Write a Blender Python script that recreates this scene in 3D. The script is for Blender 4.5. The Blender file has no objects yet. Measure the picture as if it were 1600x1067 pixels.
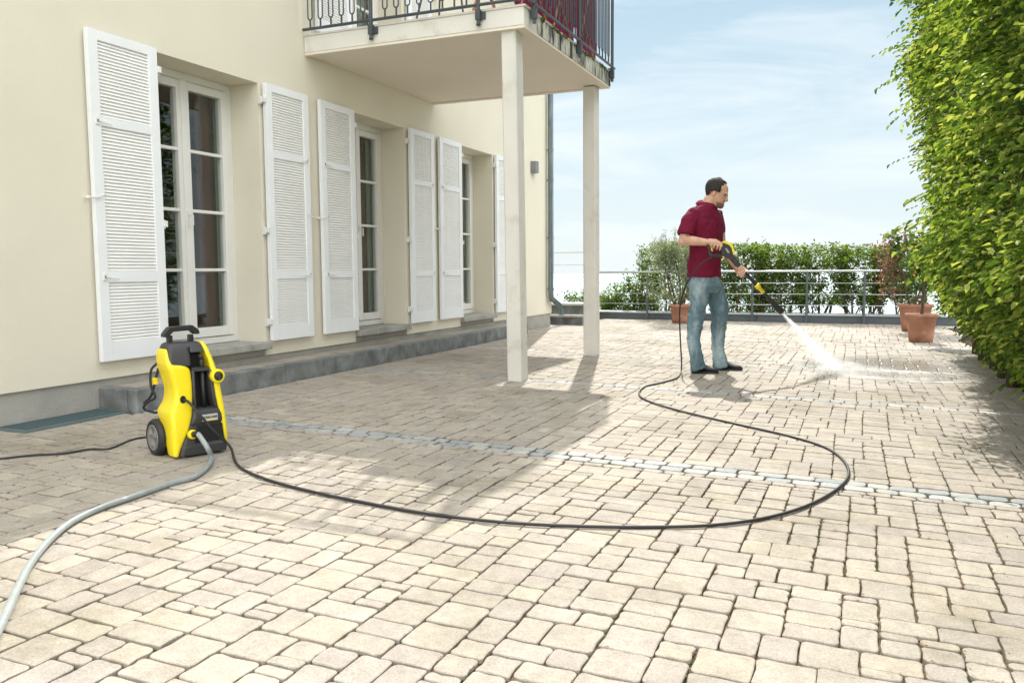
import bpy, bmesh, math, random
from mathutils import Vector, Matrix, noise
rnd = random.Random(7)
PI = math.pi
R = math.radians
scn = bpy.context.scene
COL = scn.collection
# ------------------------------------------------------------------ camera
CAM_H = 0.90
YAW, PITCH, ROLL, FPX = 0.398075, -0.0867045, -0.0065118, 1288.0
_cy, _sy, _cp, _sp = math.cos(YAW), math.sin(YAW), math.cos(PITCH), math.sin(PITCH)
FWD = Vector((-_sy*_cp, _cy*_cp, _sp)); _r = Vector((_cy, _sy, 0)); _u = _r.cross(FWD)
RGT = _r*math.cos(ROLL) + _u*math.sin(ROLL); UPV = -_r*math.sin(ROLL) + _u*math.cos(ROLL)
CAMP = Vector((0, 0, CAM_H))
cd = bpy.data.cameras.new('camera'); cam = bpy.data.objects.new('camera', cd); COL.objects.link(cam)
cd.sensor_fit = 'HORIZONTAL'; cd.sensor_width = 36; cd.lens = FPX/1600*36
cd.clip_start = 0.05; cd.clip_end = 6000
M = Matrix((RGT, UPV, -FWD)).transposed().to_4x4(); M.translation = CAMP
cam.matrix_world = M
scn.camera = cam
# ------------------------------------------------------------------ light
SUN_EL, SUN_AZ = R(47), R(15.3)            # sun stands beyond the terrace, a little to the left of +Y
SUND = Vector((-math.sin(SUN_AZ)*math.cos(SUN_EL), math.cos(SUN_AZ)*math.cos(SUN_EL), math.sin(SUN_EL)))
sl = bpy.data.lights.new('sun', 'SUN'); sl.energy = 3.7; sl.angle = R(0.6); sl.color = (1.0, 0.95, 0.87)
so = bpy.data.objects.new('sun', sl); COL.objects.link(so)
so.rotation_euler = SUND.to_track_quat('Z', 'Y').to_euler(); so.location = (0, 0, 12)
w = bpy.data.worlds.new('World'); scn.world = w; w.use_nodes = True
nt = w.node_tree; nd = nt.nodes; lk = nt.links; nd.clear()
sky = nd.new('ShaderNodeTexSky'); sky.sky_type = 'NISHITA'; sky.sun_disc = False
sky.sun_elevation = SUN_EL; sky.sun_rotation = -SUN_AZ; sky.altitude = 300
sky.air_density = 1.0; sky.dust_density = 0.4; sky.ozone_density = 1.0
geo = nd.new('ShaderNodeTexCoord'); mp = nd.new('ShaderNodeMapping'); mp.inputs['Scale'].default_value = (1.2, 1.6, 6.5)
mp.inputs['Rotation'].default_value = (0.1, 0.18, 0.4)
nz = nd.new('ShaderNodeTexNoise'); nz.inputs['Scale'].default_value = 1.9; nz.inputs['Detail'].default_value = 7; nz.inputs['Roughness'].default_value = .58
nz.inputs['Distortion'].default_value = .6
cr = nd.new('ShaderNodeValToRGB'); cr.color_ramp.elements[0].position = .44; cr.color_ramp.elements[0].color = (0, 0, 0, 1)
cr.color_ramp.elements[1].position = .72; cr.color_ramp.elements[1].color = (.8, .8, .8, 1)
def wmix(fac, a, b):
    m = nd.new('ShaderNodeMix'); m.data_type = 'RGBA'
    for sock, v in (('Factor', fac), ('A', a), ('B', b)):
        if isinstance(v, (int, float)): m.inputs[sock].default_value = v
        elif isinstance(v, tuple): m.inputs[sock].default_value = (*v, 1)
        else: lk.new(v, m.inputs[sock])
    return m.outputs['Result']
def dirfac(vec, lo, hi, a=0.0, b=1.0):
    d = nd.new('ShaderNodeVectorMath'); d.operation = 'DOT_PRODUCT'; d.inputs[1].default_value = Vector(vec).normalized(); lk.new(geo.outputs['Generated'], d.inputs[0])
    r = nd.new('ShaderNodeMapRange'); r.inputs[1].default_value = lo; r.inputs[2].default_value = hi; r.inputs[3].default_value = a; r.inputs[4].default_value = b; lk.new(d.outputs['Value'], r.inputs[0]); return r.outputs[0]
bg = nd.new('ShaderNodeBackground'); bg.inputs['Strength'].default_value = .12
out = nd.new('ShaderNodeOutputWorld')
lk.new(geo.outputs['Generated'], mp.inputs['Vector']); lk.new(mp.outputs[0], nz.inputs['Vector']); lk.new(nz.outputs['Fac'], cr.inputs[0])
c_ = wmix(.78, sky.outputs[0], (2.2, 3.15, 3.45))                         # thin high haze
c_ = wmix(dirfac((0, 0, 1), .34, 0.0, 0, .8), c_, (4.7, 5.05, 5.25))     # pale band low over the lake
c_ = wmix(cr.outputs[0], c_, (5.6, 5.8, 5.85))                          # cirrus
c_ = wmix(dirfac((.45, -.8, .42), -.25, .45, 0, .9), c_, (16.3, 16.4, 16.2))   # unseen bright bank added behind the camera to lift fill light
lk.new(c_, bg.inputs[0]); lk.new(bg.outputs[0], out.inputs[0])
scn.view_settings.view_transform = 'Standard'; scn.view_settings.look = 'None'
scn.cycles.transparent_max_bounces = 32
scn.view_settings.gamma = 1; scn.view_settings.exposure = 0.69

# ------------------------------------------------------------------ pixel helpers (photo pixel -> real point on a real surface)
def ray(x, y): return RGT*((x-800)/FPX) + UPV*(-(y-533.5)/FPX) + FWD
def slope(y): return .021 if y < 9 else max(.004, .021-(y-9)/5.4*.017)
def gz(x, y): return -slope(y)*(max(x, -4.26)+4.26)
def gnd(x, y, h=0.0):
    d = ray(x, y); z = 0
    for _ in range(14):
        t = (z+h-CAM_H)/d.z; p = CAMP+d*t; z = gz(p.x, p.y)
    return Vector((p.x, p.y, z+h))
def onX(x, y, X): d = ray(x, y); return CAMP+d*(X/d.x)
def onY(x, y, Y): d = ray(x, y); return CAMP+d*(Y/d.y)
def ondepth(x, y, p0): d = ray(x, y); return CAMP+d*((Vector(p0)-CAMP).dot(FWD))
# ------------------------------------------------------------------ materials
def ramp(nt, pts):
    n = nt.nodes.new('ShaderNodeValToRGB'); e = n.color_ramp.elements
    while len(e) < len(pts): e.new(.5)
    for i, (p, c) in enumerate(pts): e[i].position = p; e[i].color = (*c, 1)
    return n
def mat(name, col, rough=.6, var=.12, scale=9, bump=0.0, bscale=70, metal=0.0, spec=.5, trans=0.0, island=0.0, coat=0.0, col2=None, c2s=3, c2=(.5, .65), stretch=None, alpha=None):
    m = bpy.data.materials.new(name); m.use_nodes = True; nt = m.node_tree; n = nt.nodes; l = nt.links
    b = n['Principled BSDF']; b.inputs['Roughness'].default_value = rough; b.inputs['Metallic'].default_value = metal
    b.inputs['Specular IOR Level'].default_value = spec; b.inputs['Coat Weight'].default_value = coat
    tc = n.new('ShaderNodeTexCoord'); vec = tc.outputs['Object']
    if stretch:
        mpn = n.new('ShaderNodeMapping'); mpn.inputs['Scale'].default_value = stretch; l.new(vec, mpn.inputs[0]); vec = mpn.outputs[0]
    nz = n.new('ShaderNodeTexNoise'); nz.inputs['Scale'].default_value = scale; nz.inputs['Detail'].default_value = 6; l.new(vec, nz.inputs['Vector'])
    mr = n.new('ShaderNodeMapRange'); mr.inputs['From Min'].default_value = .3; mr.inputs['From Max'].default_value = .7
    mr.inputs['To Min'].default_value = 1-var; mr.inputs['To Max'].default_value = 1+var; l.new(nz.outputs['Fac'], mr.inputs[0])
    base = None
    if isinstance(col, list):
        g = n.new('ShaderNodeNewGeometry'); rp = ramp(nt, col); l.new(g.outputs['Random Per Island'], rp.inputs[0]); base = rp.outputs[0]
    if col2:
        n2 = n.new('ShaderNodeTexNoise'); n2.inputs['Scale'].default_value = c2s; n2.inputs['Detail'].default_value = 8; n2.inputs['Roughness'].default_value = .65; l.new(vec, n2.inputs['Vector'])
        r2 = ramp(nt, [(c2[0], (0, 0, 0)), (c2[1], (1, 1, 1))]); l.new(n2.outputs['Fac'], r2.inputs[0])
        mx = n.new('ShaderNodeMix'); mx.data_type = 'RGBA'; l.new(r2.outputs[0], mx.inputs['Factor'])
        if base: l.new(base, mx.inputs['A'])
        else: mx.inputs['A'].default_value = (*col, 1)
        mx.inputs['B'].default_value = (*col2, 1); base = mx.outputs['Result']
    vm = n.new('ShaderNodeVectorMath'); vm.operation = 'SCALE'
    if base: l.new(base, vm.inputs[0])
    else: vm.inputs[0].default_value = col
    l.new(mr.outputs[0], vm.inputs['Scale']); l.new(vm.outputs[0], b.inputs['Base Color'])
    if bump:
        n3 = n.new('ShaderNodeTexNoise'); n3.inputs['Scale'].default_value = bscale; n3.inputs['Detail'].default_value = 8; l.new(vec, n3.inputs['Vector'])
        bp = n.new('ShaderNodeBump'); bp.inputs['Strength'].default_value = bump; bp.inputs['Distance'].default_value = .01
        l.new(n3.outputs['Fac'], bp.inputs['Height']); l.new(bp.outputs[0], b.inputs['Normal'])
    if trans:
        tr = n.new('ShaderNodeBsdfTranslucent'); ms = n.new('ShaderNodeMixShader'); ms.inputs[0].default_value = trans
        v2 = n.new('ShaderNodeVectorMath'); v2.operation = 'MULTIPLY'; v2.inputs[1].default_value = (1.55, 1.5, .55)
        l.new(vm.outputs[0], v2.inputs[0]); l.new(v2.outputs[0], tr.inputs[0])
        l.new(b.outputs[0], ms.inputs[1]); l.new(tr.outputs[0], ms.inputs[2]); l.new(ms.outputs[0], n['Material Output'].inputs[0])
    return m
MT = {}
MT['wall'] = mat('cream_render', (.80, .755, .625), .85, .045, 1.6, .6, 240, col2=(.755, .71, .59), c2s=.8, c2=(.45, .75), spec=.2)
MT['plinth'] = mat('grey_render', (.40, .385, .35), .9, .1, 4, .6, 140, col2=(.33, .32, .29), c2s=2.2, spec=.2)
MT['white'] = mat('white_paint', (.83, .85, .87), .42, .02, 5, .05, 60)
MT['louvre'] = mat('white_louvre_paint', (.82, .82, .81), .5, .03, 5)
MT['frame'] = mat('window_frame_paint', (.78, .775, .75), .35, .02, 5)
MT['conc'] = mat('pale_concrete', (.74, .72, .67), .85, .06, 2.4, .3, 90, col2=(.52, .46, .38), c2s=3.2, c2=(.56, .8), spec=.2)
MT['soffit'] = mat('painted_soffit', (.78, .71, .61), .85, .03, 1.4, .12, 120, spec=.2)
MT['moss'] = mat('mossy_concrete', (.62, .60, .53), .9, .12, 6, .4, 60, col2=(.04, .043, .038), c2s=5.5, c2=(.44, .60), stretch=(1, 2.0, .55), spec=.2)
MT['mossgreen'] = mat('green_moss', [(0, (.06, .10, .02)), (1, (.14, .17, .04))], .95, .3, 30)
MT['iron'] = mat('painted_iron', (.055, .068, .075), .45, .15, 10)
MT['zinc'] = mat('zinc_pipe', (.17, .215, .225), .36, .28, 5, metal=.75, stretch=(6, 6, .8))
MT['slate'] = mat('slate_stone', (.165, .172, .168), .72, .3, 7, .4, 70, col2=(.25, .27, .27), c2s=5.5, c2=(.46, .7), spec=.3)
MT['sill'] = mat('stone_sill', (.37, .365, .335), .8, .14, 6, .3, 90, col2=(.22, .22, .20), c2s=7, c2=(.55, .7), spec=.25)
MT['parapet'] = mat('dark_metal_parapet', (.105, .125, .14), .5, .16, 3, metal=.25)
MT['cap'] = mat('bright_metal_cap', (.45, .50, .52), .35, .1, 3, metal=.5)
MT['steel'] = mat('railing_steel', (.55, .58, .59), .4, .1, 8, metal=.5)
MT['glass'] = None
MT['terra'] = mat('terracotta', (.36, .175, .115), .75, .12, 7, .15, 60, col2=(.52, .30, .21), c2s=6, c2=(.5, .75), spec=.25)
MT['soil'] = mat('soil', (.06, .045, .03), .95, .35, 25, .8, 60, spec=.1)
MT['yellow'] = mat('yellow_plastic', (.88, .70, .012), .33, .02, 6, .03, 400, coat=.15)
MT['black'] = mat('black_plastic', (.018, .018, .019), .42, .1, 8, .1, 500)
MT['dark'] = mat('charcoal_plastic', (.045, .045, .046), .5, .08, 8, .12, 500)
MT['deep'] = mat('matt_black_recess', (.007, .007, .008), .7, .05, 8)
MT['rubber'] = mat('black_rubber', (.022, .022, .023), .55, .15, 30, .15, 300)
MT['rim'] = mat('grey_wheel_plastic', (.22, .215, .21), .4, .05, 8, metal=.2)
MT['badge'] = mat('badge_plate', (.50, .51, .50), .4, .03, 8)
MT['print'] = mat('black_print', (.01, .01, .01), .5, .0, 8)
MT['greyhose'] = mat('grey_hose', (.30, .335, .335), .38, .1, 30, coat=.2)
MT['skin'] = mat('skin', (.64, .38, .27), .5, .08, 14, .1, 140, col2=(.50, .24, .16), c2s=9, c2=(.5, .8))
MT['hair'] = mat('dark_hair', (.03, .024, .02), .85, .3, 60, .6, 160, stretch=(1, 1, .4))
MT['beard'] = mat('stubble', (.20, .125, .09), .8, .3, 120, .3, 300)
MT['shirt'] = mat('maroon_cotton', (.17, .010, .036), .85, .1, 8, .25, 420, spec=.2)
MT['denim'] = mat('light_denim', (.135, .215, .26), .85, .2, 9, .5, 500, col2=(.40, .50, .54), c2s=6, c2=(.46, .66), stretch=(1, 1, .4), spec=.2)
MT['shoe'] = mat('black_leather', (.022, .024, .027), .4, .1, 10, .1, 200)
MT['sole'] = mat('shoe_sole', (.03, .03, .03), .7, .1, 10)
MT['bark'] = mat('bark', (.11, .08, .055), .9, .3, 14, .7, 60, stretch=(1, 1, .3), spec=.2)
MT['hedge'] = mat('hornbeam_leaf', [(0, (.038, .075, .016)), (.35, (.09, .16, .03)), (.7, (.20, .29, .06)), (1, (.44, .49, .17))], .5, .1, 3, trans=.45, spec=.22)
MT['deepleaf'] = mat('hedge_inner_leaf', [(0, (.018, .04, .007)), (1, (.045, .085, .014))], .5, .1, 3, trans=.2, spec=.3)  # inner leaves coloured darker: the shade of the hedge gaps is in the colour
MT['leaf'] = mat('shrub_leaf', [(0, (.035, .075, .016)), (.5, (.085, .15, .03)), (1, (.25, .33, .085))], .5, .1, 3, trans=.45, spec=.3)
MT['olive'] = mat('olive_leaf', [(0, (.13, .17, .11)), (.6, (.25, .30, .22)), (1, (.44, .48, .39))], .5, .1, 3, trans=.25, spec=.3)
MT['lemonleaf'] = mat('citrus_leaf', [(0, (.03, .07, .02)), (1, (.09, .16, .035))], .35, .1, 3, trans=.3)
MT['redleaf'] = mat('red_maple_leaf', [(0, (.12, .045, .05)), (.5, (.22, .11, .11)), (1, (.34, .23, .21))], .5, .1, 3, trans=.4)
MT['lemon'] = mat('lemon_skin', (.85, .50, .03), .45, .06, 20, .1, 120)
MT['burgundy'] = mat('burgundy_fabric', (.22, .012, .06), .85, .12, 12, .3, 300, spec=.2)
MT['wood'] = mat('orange_brown_wood', (.40, .17, .08), .6, .2, 8, stretch=(1, 1, .2))
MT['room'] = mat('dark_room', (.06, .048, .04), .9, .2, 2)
MT['curtain_r'] = mat('brown_red_curtain', (.10, .035, .028), .9, .15, 4, trans=.2)
MT['curtain_g'] = mat('grey_green_curtain', (.30, .36, .33), .9, .08, 4, trans=.2)
MT['lampgrey'] = mat('lamp_grey', (.20, .21, .22), .4, .05, 6, metal=.4)
MT['grate'] = mat('grating_mat', (.055, .095, .105), .75, .35, 120, .8, 220)
MT['grateedge'] = mat('grating_edge', (.17, .22, .23), .5, .1, 20, metal=.4)
MT['garden'] = mat('garden_ground', (.10, .14, .05), .95, .4, 2, .5, 20)
MT['litter'] = mat('fallen_bud_scales', [(0, (.26, .10, .045)), (1, (.42, .24, .12))], .85, .2, 30)
# glass: a real pane that mirrors outdoors and lets the room show
g = bpy.data.materials.new('window_glass'); g.use_nodes = True; n = g.node_tree.nodes; l = g.node_tree.links; n.clear()
lw_ = n.new('ShaderNodeLayerWeight'); fr = n.new('ShaderNodeMath'); fr.operation = 'POWER'; fr.inputs[1].default_value = 4.0; l.new(lw_.outputs['Facing'], fr.inputs[0]); tp = n.new('ShaderNodeBsdfTransparent'); tp.inputs[0].default_value = (.90, .94, .92, 1)
gl = n.new('ShaderNodeBsdfGlossy'); gl.inputs['Roughness'].default_value = .015; ms = n.new('ShaderNodeMixShader'); o = n.new('ShaderNodeOutputMaterial')
ma = n.new('ShaderNodeMath'); ma.operation = 'MULTIPLY_ADD'; ma.inputs[1].default_value = 1.0; ma.inputs[2].default_value = .05
l.new(fr.outputs[0], ma.inputs[0]); l.new(ma.outputs[0], ms.inputs[0]); l.new(tp.outputs[0], ms.inputs[1]); l.new(gl.outputs[0], ms.inputs[2]); l.new(ms.outputs[0], o.inputs[0])
MT['glass'] = g
# lake
MT['water'] = mat('lake_water', (.33, .385, .42), .7, .05, .02, .25, .6, spec=.15)

# ------------------------------------------------------------------ mesh builder
class MB:
    def __init__(s): s.v = []; s.f = []
    def add(s, vs, fs):
        o = len(s.v); s.v += [tuple(p) for p in vs]; s.f += [tuple(i+o for i in q) for q in fs]; return s
    def box(s, x0, x1, y0, y1, z0, z1):
        return s.add([(x0, y0, z0), (x1, y0, z0), (x1, y1, z0), (x0, y1, z0), (x0, y0, z1), (x1, y0, z1), (x1, y1, z1), (x0, y1, z1)],
                     [(0, 3, 2, 1), (4, 5, 6, 7), (0, 1, 5, 4), (1, 2, 6, 5), (2, 3, 7, 6), (3, 0, 4, 7)])
    def obox(s, c, ax, ay, az, hx, hy, hz):
        c = Vector(c); P = []
        for z in (-1, 1):
            for x, y in ((-1, -1), (1, -1), (1, 1), (-1, 1)): P.append(c+ax*(hx*x)+ay*(hy*y)+az*(hz*z))
        return s.add(P, [(0, 3, 2, 1), (4, 5, 6, 7), (0, 1, 5, 4), (1, 2, 6, 5), (2, 3, 7, 6), (3, 0, 4, 7)])
    def quad(s, a, b, c, d): return s.add([a, b, c, d], [(0, 1, 2, 3)])
    def tube(s, path, rad, n=8, cap=True):
        P = [Vector(p) for p in path]; rs = rad if isinstance(rad, (list, tuple)) else [rad]*len(P)
        T = []
        for i in range(len(P)):
            a = P[max(0, i-1)]; b = P[min(len(P)-1, i+1)]; t = (b-a); T.append(t.normalized() if t.length > 1e-9 else Vector((0, 0, 1)))
        nrm = T[0].cross(Vector((0, 0, 1)))
        if nrm.length < .1: nrm = T[0].cross(Vector((1, 0, 0)))
        nrm.normalize(); vs = []
        for i, p in enumerate(P):
            nrm = (nrm-T[i]*nrm.dot(T[i])).normalized(); bn = T[i].cross(nrm)
            for k in range(n):
                a = 2*PI*k/n; vs.append(p+(nrm*math.cos(a)+bn*math.sin(a))*rs[i])
        fs = [(i*n+k, i*n+(k+1) % n, (i+1)*n+(k+1) % n, (i+1)*n+k) for i in range(len(P)-1) for k in range(n)]
        if cap: fs += [tuple(reversed(range(n))), tuple(range((len(P)-1)*n, len(P)*n))]
        return s.add(vs, fs)
    def loft(s, rings, cap=True):
        n = len(rings[0]); vs = [p for r in rings for p in r]
        fs = [(i*n+k, i*n+(k+1) % n, (i+1)*n+(k+1) % n, (i+1)*n+k) for i in range(len(rings)-1) for k in range(n)]
        if cap: fs += [tuple(reversed(range(n))), tuple(range((len(rings)-1)*n, len(rings)*n))]
        return s.add(vs, fs)
    def lathe(s, prof, c=(0, 0, 0), ax=None, n=24, cap=True):
        c = Vector(c); az = (ax or Vector((0, 0, 1))).normalized(); u = az.orthogonal().normalized(); v = az.cross(u)
        return s.loft([[c+az*h+(u*math.cos(2*PI*k/n)+v*math.sin(2*PI*k/n))*r for k in range(n)] for r, h in prof], cap)
    def prism(s, poly, org, ax, ay, az, d0, d1):
        org = Vector(org); n = len(poly)
        a = [org+ax*p[0]+ay*p[1]+az*d0 for p in poly]; b = [org+ax*p[0]+ay*p[1]+az*d1 for p in poly]
        return s.add(a+b, [tuple(reversed(range(n))), tuple(range(n, 2*n))]+[(i, (i+1) % n, n+(i+1) % n, n+i) for i in range(n)])
    def ball(s, c, rx, ry=None, rz=None, n=12, m=8, ax=None):
        ry = ry or rx; rz = rz or rx; c = Vector(c); A = ax or (Vector((1, 0, 0)), Vector((0, 1, 0)), Vector((0, 0, 1)))
        rings = []
        for i in range(m+1):
            t = PI*(i+.02)/(m+.04); q = math.sin(t); z = -math.cos(t)
            rings.append([c+A[0]*(rx*q*math.cos(2*PI*k/n))+A[1]*(ry*q*math.sin(2*PI*k/n))+A[2]*(rz*z) for k in range(n)])
        return s.loft(rings)
    def build(s, name, m, parent=None, smooth=False, bevel=0, mods=None, fix=True):
        off = Vector((0, 0, 0)); q = parent
        while q is not None: off += q.location; q = q.parent
        me = bpy.data.meshes.new(name); me.from_pydata([(p[0]-off.x, p[1]-off.y, p[2]-off.z) for p in s.v], [], s.f); me.update()
        if fix and len(s.f) < 60000:
            bm = bmesh.new(); bm.from_mesh(me); bmesh.ops.recalc_face_normals(bm, faces=bm.faces); bm.to_mesh(me); bm.free()
        me.materials.append(MT[m] if isinstance(m, str) else m)
        if smooth: me.shade_smooth()
        o = bpy.data.objects.new(name, me); COL.objects.link(o)
        if parent is not None: o.parent = parent
        if bevel:
            b = o.modifiers.new('bevel', 'BEVEL'); b.width = bevel; b.segments = 2; b.limit_method = 'ANGLE'; b.angle_limit = R(40)
            me.shade_smooth()
            e = o.modifiers.new('wn', 'WEIGHTED_NORMAL'); e.keep_sharp = True
        return o
def tag(o, label, cat, group=None):
    o['label'] = label; o['category'] = cat
    if group: o['group'] = group
    return o
def empty(name, loc, label, cat, group=None):
    o = bpy.data.objects.new(name, None); COL.objects.link(o); o.location = loc; o.empty_display_size = .1
    return tag(o, label, cat, group)
def kind(o, k): o['kind'] = k; return o
def spline(pts, n=8):
    P = [Vector(p) for p in pts]; P = [P[0]*2-P[1]]+P+[P[-1]*2-P[-2]]; o = []
    for i in range(1, len(P)-2):
        for k in range(n):
            t = k/n; a, b, c, d = P[i-1:i+3]
            o.append(.5*((2*b)+(c-a)*t+(2*a-5*b+4*c-d)*t*t+(3*b-a-3*c+d)*t*t*t))
    o.append(P[-2]); return o

#=====================================================================  GROUND
# terrain beyond the terrace falls away to the lake
b = MB(); ys = [-60, -6, 15.4, 18, 30, 60, 110, 111]; zs = [-.6, -.6, -.6, -.9, -5, -17, -29.5, -31]
xs = [-250, -60, -12, -3, 6, 40, 250]
for j, (yy, zz) in enumerate(zip(ys, zs)):
    for xx in xs: b.v.append((xx, yy, zz))
nx = len(xs)
for j in range(len(ys)-1):
    for i in range(nx-1): b.f.append((j*nx+i, j*nx+i+1, (j+1)*nx+i+1, (j+1)*nx+i))
kind(b.build('ground', 'garden'), 'structure')
b = MB().quad((-4000, -500, -28), (4000, -500, -28), (4000, 5000, -28), (-4000, 5000, -28))
kind(b.build('lake', 'water'), 'structure')

# mortar bed under the setts
MT['joint'] = mat('joint_grit', (.13, .10, .07), .95, .35, 60, .7, 150, col2=(.055, .075, .025), c2s=5, c2=(.5, .6), spec=.1)
b = MB(); YS = [-.5+i*.5 for i in range(32)]; XS = [-4.62+i*.5 for i in range(13)]+[1.75]
for yy in YS:
    for xx in XS: b.v.append((xx, yy, gz(xx, yy)-.013))
nx = len(XS)
for j in range(len(YS)-1):
    for i in range(nx-1): b.f.append((j*nx+i, j*nx+i+1, (j+1)*nx+i+1, (j+1)*nx+i))
kind(b.build('patio_ground', 'joint', smooth=True), 'structure')

def paver_material():
    m = bpy.data.materials.new('tumbled_concrete_setts'); m.use_nodes = True; nt = m.node_tree; n = nt.nodes; l = nt.links
    bs = n['Principled BSDF']; gm = n.new('ShaderNodeNewGeometry'); tc = n.new('ShaderNodeTexCoord')
    rp = ramp(nt, [(0, (.375, .335, .285)), (.2, (.405, .36, .305)), (.38, (.36, .32, .285)), (.55, (.42, .37, .30)), (.7, (.385, .345, .305)), (.88, (.435, .39, .325)), (1, (.35, .31, .275))])
    l.new(gm.outputs['Random Per Island'], rp.inputs[0])
    def noi(s, d=6, r=.6):
        q = n.new('ShaderNodeTexNoise'); q.inputs['Scale'].default_value = s; q.inputs['Detail'].default_value = d; q.inputs['Roughness'].default_value = r; l.new(tc.outputs['Object'], q.inputs['Vector']); return q
    def scl(src, q, a, b_, lo, hi):
        mr = n.new('ShaderNodeMapRange'); mr.inputs[1].default_value = a; mr.inputs[2].default_value = b_; mr.inputs[3].default_value = lo; mr.inputs[4].default_value = hi; l.new(q.outputs['Fac'], mr.inputs[0])
        v = n.new('ShaderNodeVectorMath'); v.operation = 'SCALE'; l.new(src, v.inputs[0]); l.new(mr.outputs[0], v.inputs['Scale']); return v.outputs[0]
    c = scl(rp.outputs[0], noi(7), .3, .7, .88, 1.1)
    c = scl(c, noi(170, 3), .3, .7, .76, 1.14)
    c = scl(c, noi(26, 5, .75), .3, .7, .84, 1.10)
    c = scl(c, noi(520, 2), .25, .36, .62, 1.0)
    st = noi(1.1, 7, .7); r2 = ramp(nt, [(.50, (0, 0, 0)), (.68, (1, 1, 1))]); l.new(st.outputs['Fac'], r2.inputs[0])
    mx = n.new('ShaderNodeMix'); mx.data_type = 'RGBA'; mx.blend_type = 'MULTIPLY'; l.new(r2.outputs[0], mx.inputs['Factor']); l.new(c, mx.inputs['A']); mx.inputs['B'].default_value = (.70, .70, .64, 1)
    l.new(mx.outputs['Result'], bs.inputs['Base Color']); bs.inputs['Roughness'].default_value = .82; bs.inputs['Specular IOR Level'].default_value = .3
    # wet gloss where the jet has been: a real film of water
    vd = n.new('ShaderNodeVectorMath'); vd.operation = 'SUBTRACT'; l.new(tc.outputs['Object'], vd.inputs[0]); vd.inputs[1].default_value = (.25, 9.0, 0)
    vs = n.new('ShaderNodeVectorMath'); vs.operation = 'MULTIPLY'; l.new(vd.outputs[0], vs.inputs[0]); vs.inputs[1].default_value = (.85, .62, 0)
    ln = n.new('ShaderNodeVectorMath'); ln.operation = 'LENGTH'; l.new(vs.outputs[0], ln.inputs[0])
    wn = noi(2.2); ad = n.new('ShaderNodeMath'); ad.operation = 'ADD'; l.new(ln.outputs['Value'], ad.inputs[0]); l.new(wn.outputs['Fac'], ad.inputs[1])
    wr = n.new('ShaderNodeMapRange'); wr.inputs[1].default_value = .9; wr.inputs[2].default_value = 1.6; wr.inputs[3].default_value = .16; wr.inputs[4].default_value = .82; l.new(ad.outputs[0], wr.inputs[0]); l.new(wr.outputs[0], bs.inputs['Roughness'])
    bp = n.new('ShaderNodeBump'); bp.inputs['Strength'].default_value = .45; bp.inputs['Distance'].default_value = .004; q = noi(110, 8, .7); l.new(q.outputs['Fac'], bp.inputs['Height']); l.new(bp.outputs[0], bs.inputs['Normal'])
    return m
MT['paver'] = paver_material()
MT['cobble'] = mat('granite_cobbles', [(0, (.25, .27, .275)), (.4, (.33, .34, .335)), (.7, (.40, .385, .35)), (1, (.42, .43, .425))], .7, .14, 60, .4, 90, spec=.35)
def stone(b, x0, x1, y0, y1, zf, th=.013, jit=.0024, rr=.009, gap=.0014, seg=3, bulge=.0):
    """one sett: rounded uneven outline, eased edge, slightly tilted top"""
    if y0 > 5: gap *= .55; jit *= .75
    x0 += gap+rnd.uniform(-.0005, jit); x1 -= gap+rnd.uniform(-.0005, jit); y0 += gap*1.35+rnd.uniform(0, jit*1.3); y1 -= gap*1.35+rnd.uniform(0, jit*1.3)
    cx, cy = (x0+x1)/2, (y0+y1)/2; dz = rnd.uniform(-.002, .002); tx, ty = rnd.uniform(-.012, .012), rnd.uniform(-.012, .012)
    out = []
    for (px, py, a0) in ((x0, y0, PI), (x1, y0, 1.5*PI), (x1, y1, 0), (x0, y1, .5*PI)):
        r = rr*rnd.uniform(.5, 2.1); r = min(r, (x1-x0)*.45, (y1-y0)*.45); ccx = px+(r if px == x0 else -r); ccy = py+(r if py == y0 else -r)
        for k in range(seg):
            a = a0+.5*PI*k/(seg-1); out.append((ccx+r*math.cos(a), ccy+r*math.sin(a)))
    # uneven sides
    full = []
    for i, p in enumerate(out):
        full.append(p)
        if i % seg == seg-1:
            q = out[(i+1) % len(out)]; L = math.hypot(q[0]-p[0], q[1]-p[1])
            if L > .04:
                t = rnd.uniform(.35, .65); o_ = rnd.uniform(-.0055, .0022); nx_, ny_ = (q[1]-p[1])/L, -(q[0]-p[0])/L
                full.append((p[0]+(q[0]-p[0])*t+nx_*o_, p[1]+(q[1]-p[1])*t+ny_*o_))
    n = len(full); vs = []
    def Z(x, y): return zf(x, y)+dz+tx*(x-cx)+ty*(y-cy)
    e = .0032
    for (x, y) in full: vs.append((x, y, Z(x, y)-th))
    for (x, y) in full: vs.append((x, y, Z(x, y)-.0028))
    for (x, y) in full:
        d = math.hypot(x-cx, y-cy); k = max(0, 1-e/d); vs.append((cx+(x-cx)*k, cy+(y-cy)*k, Z(x, y)-.0008))
    if bulge: vs.append((cx, cy, Z(cx, cy)+bulge))
    fs = []
    for a in (0, 1):
        for i in range(n): fs.append((a*n+i, a*n+(i+1) % n, (a+1)*n+(i+1) % n, (a+1)*n+i))
    if bulge:
        for i in range(n): fs.append((2*n+i, 2*n+(i+1) % n, 3*n))
    else: fs.append(tuple(range(2*n, 3*n)))
    b.add(vs, fs)
EDG = []
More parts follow.
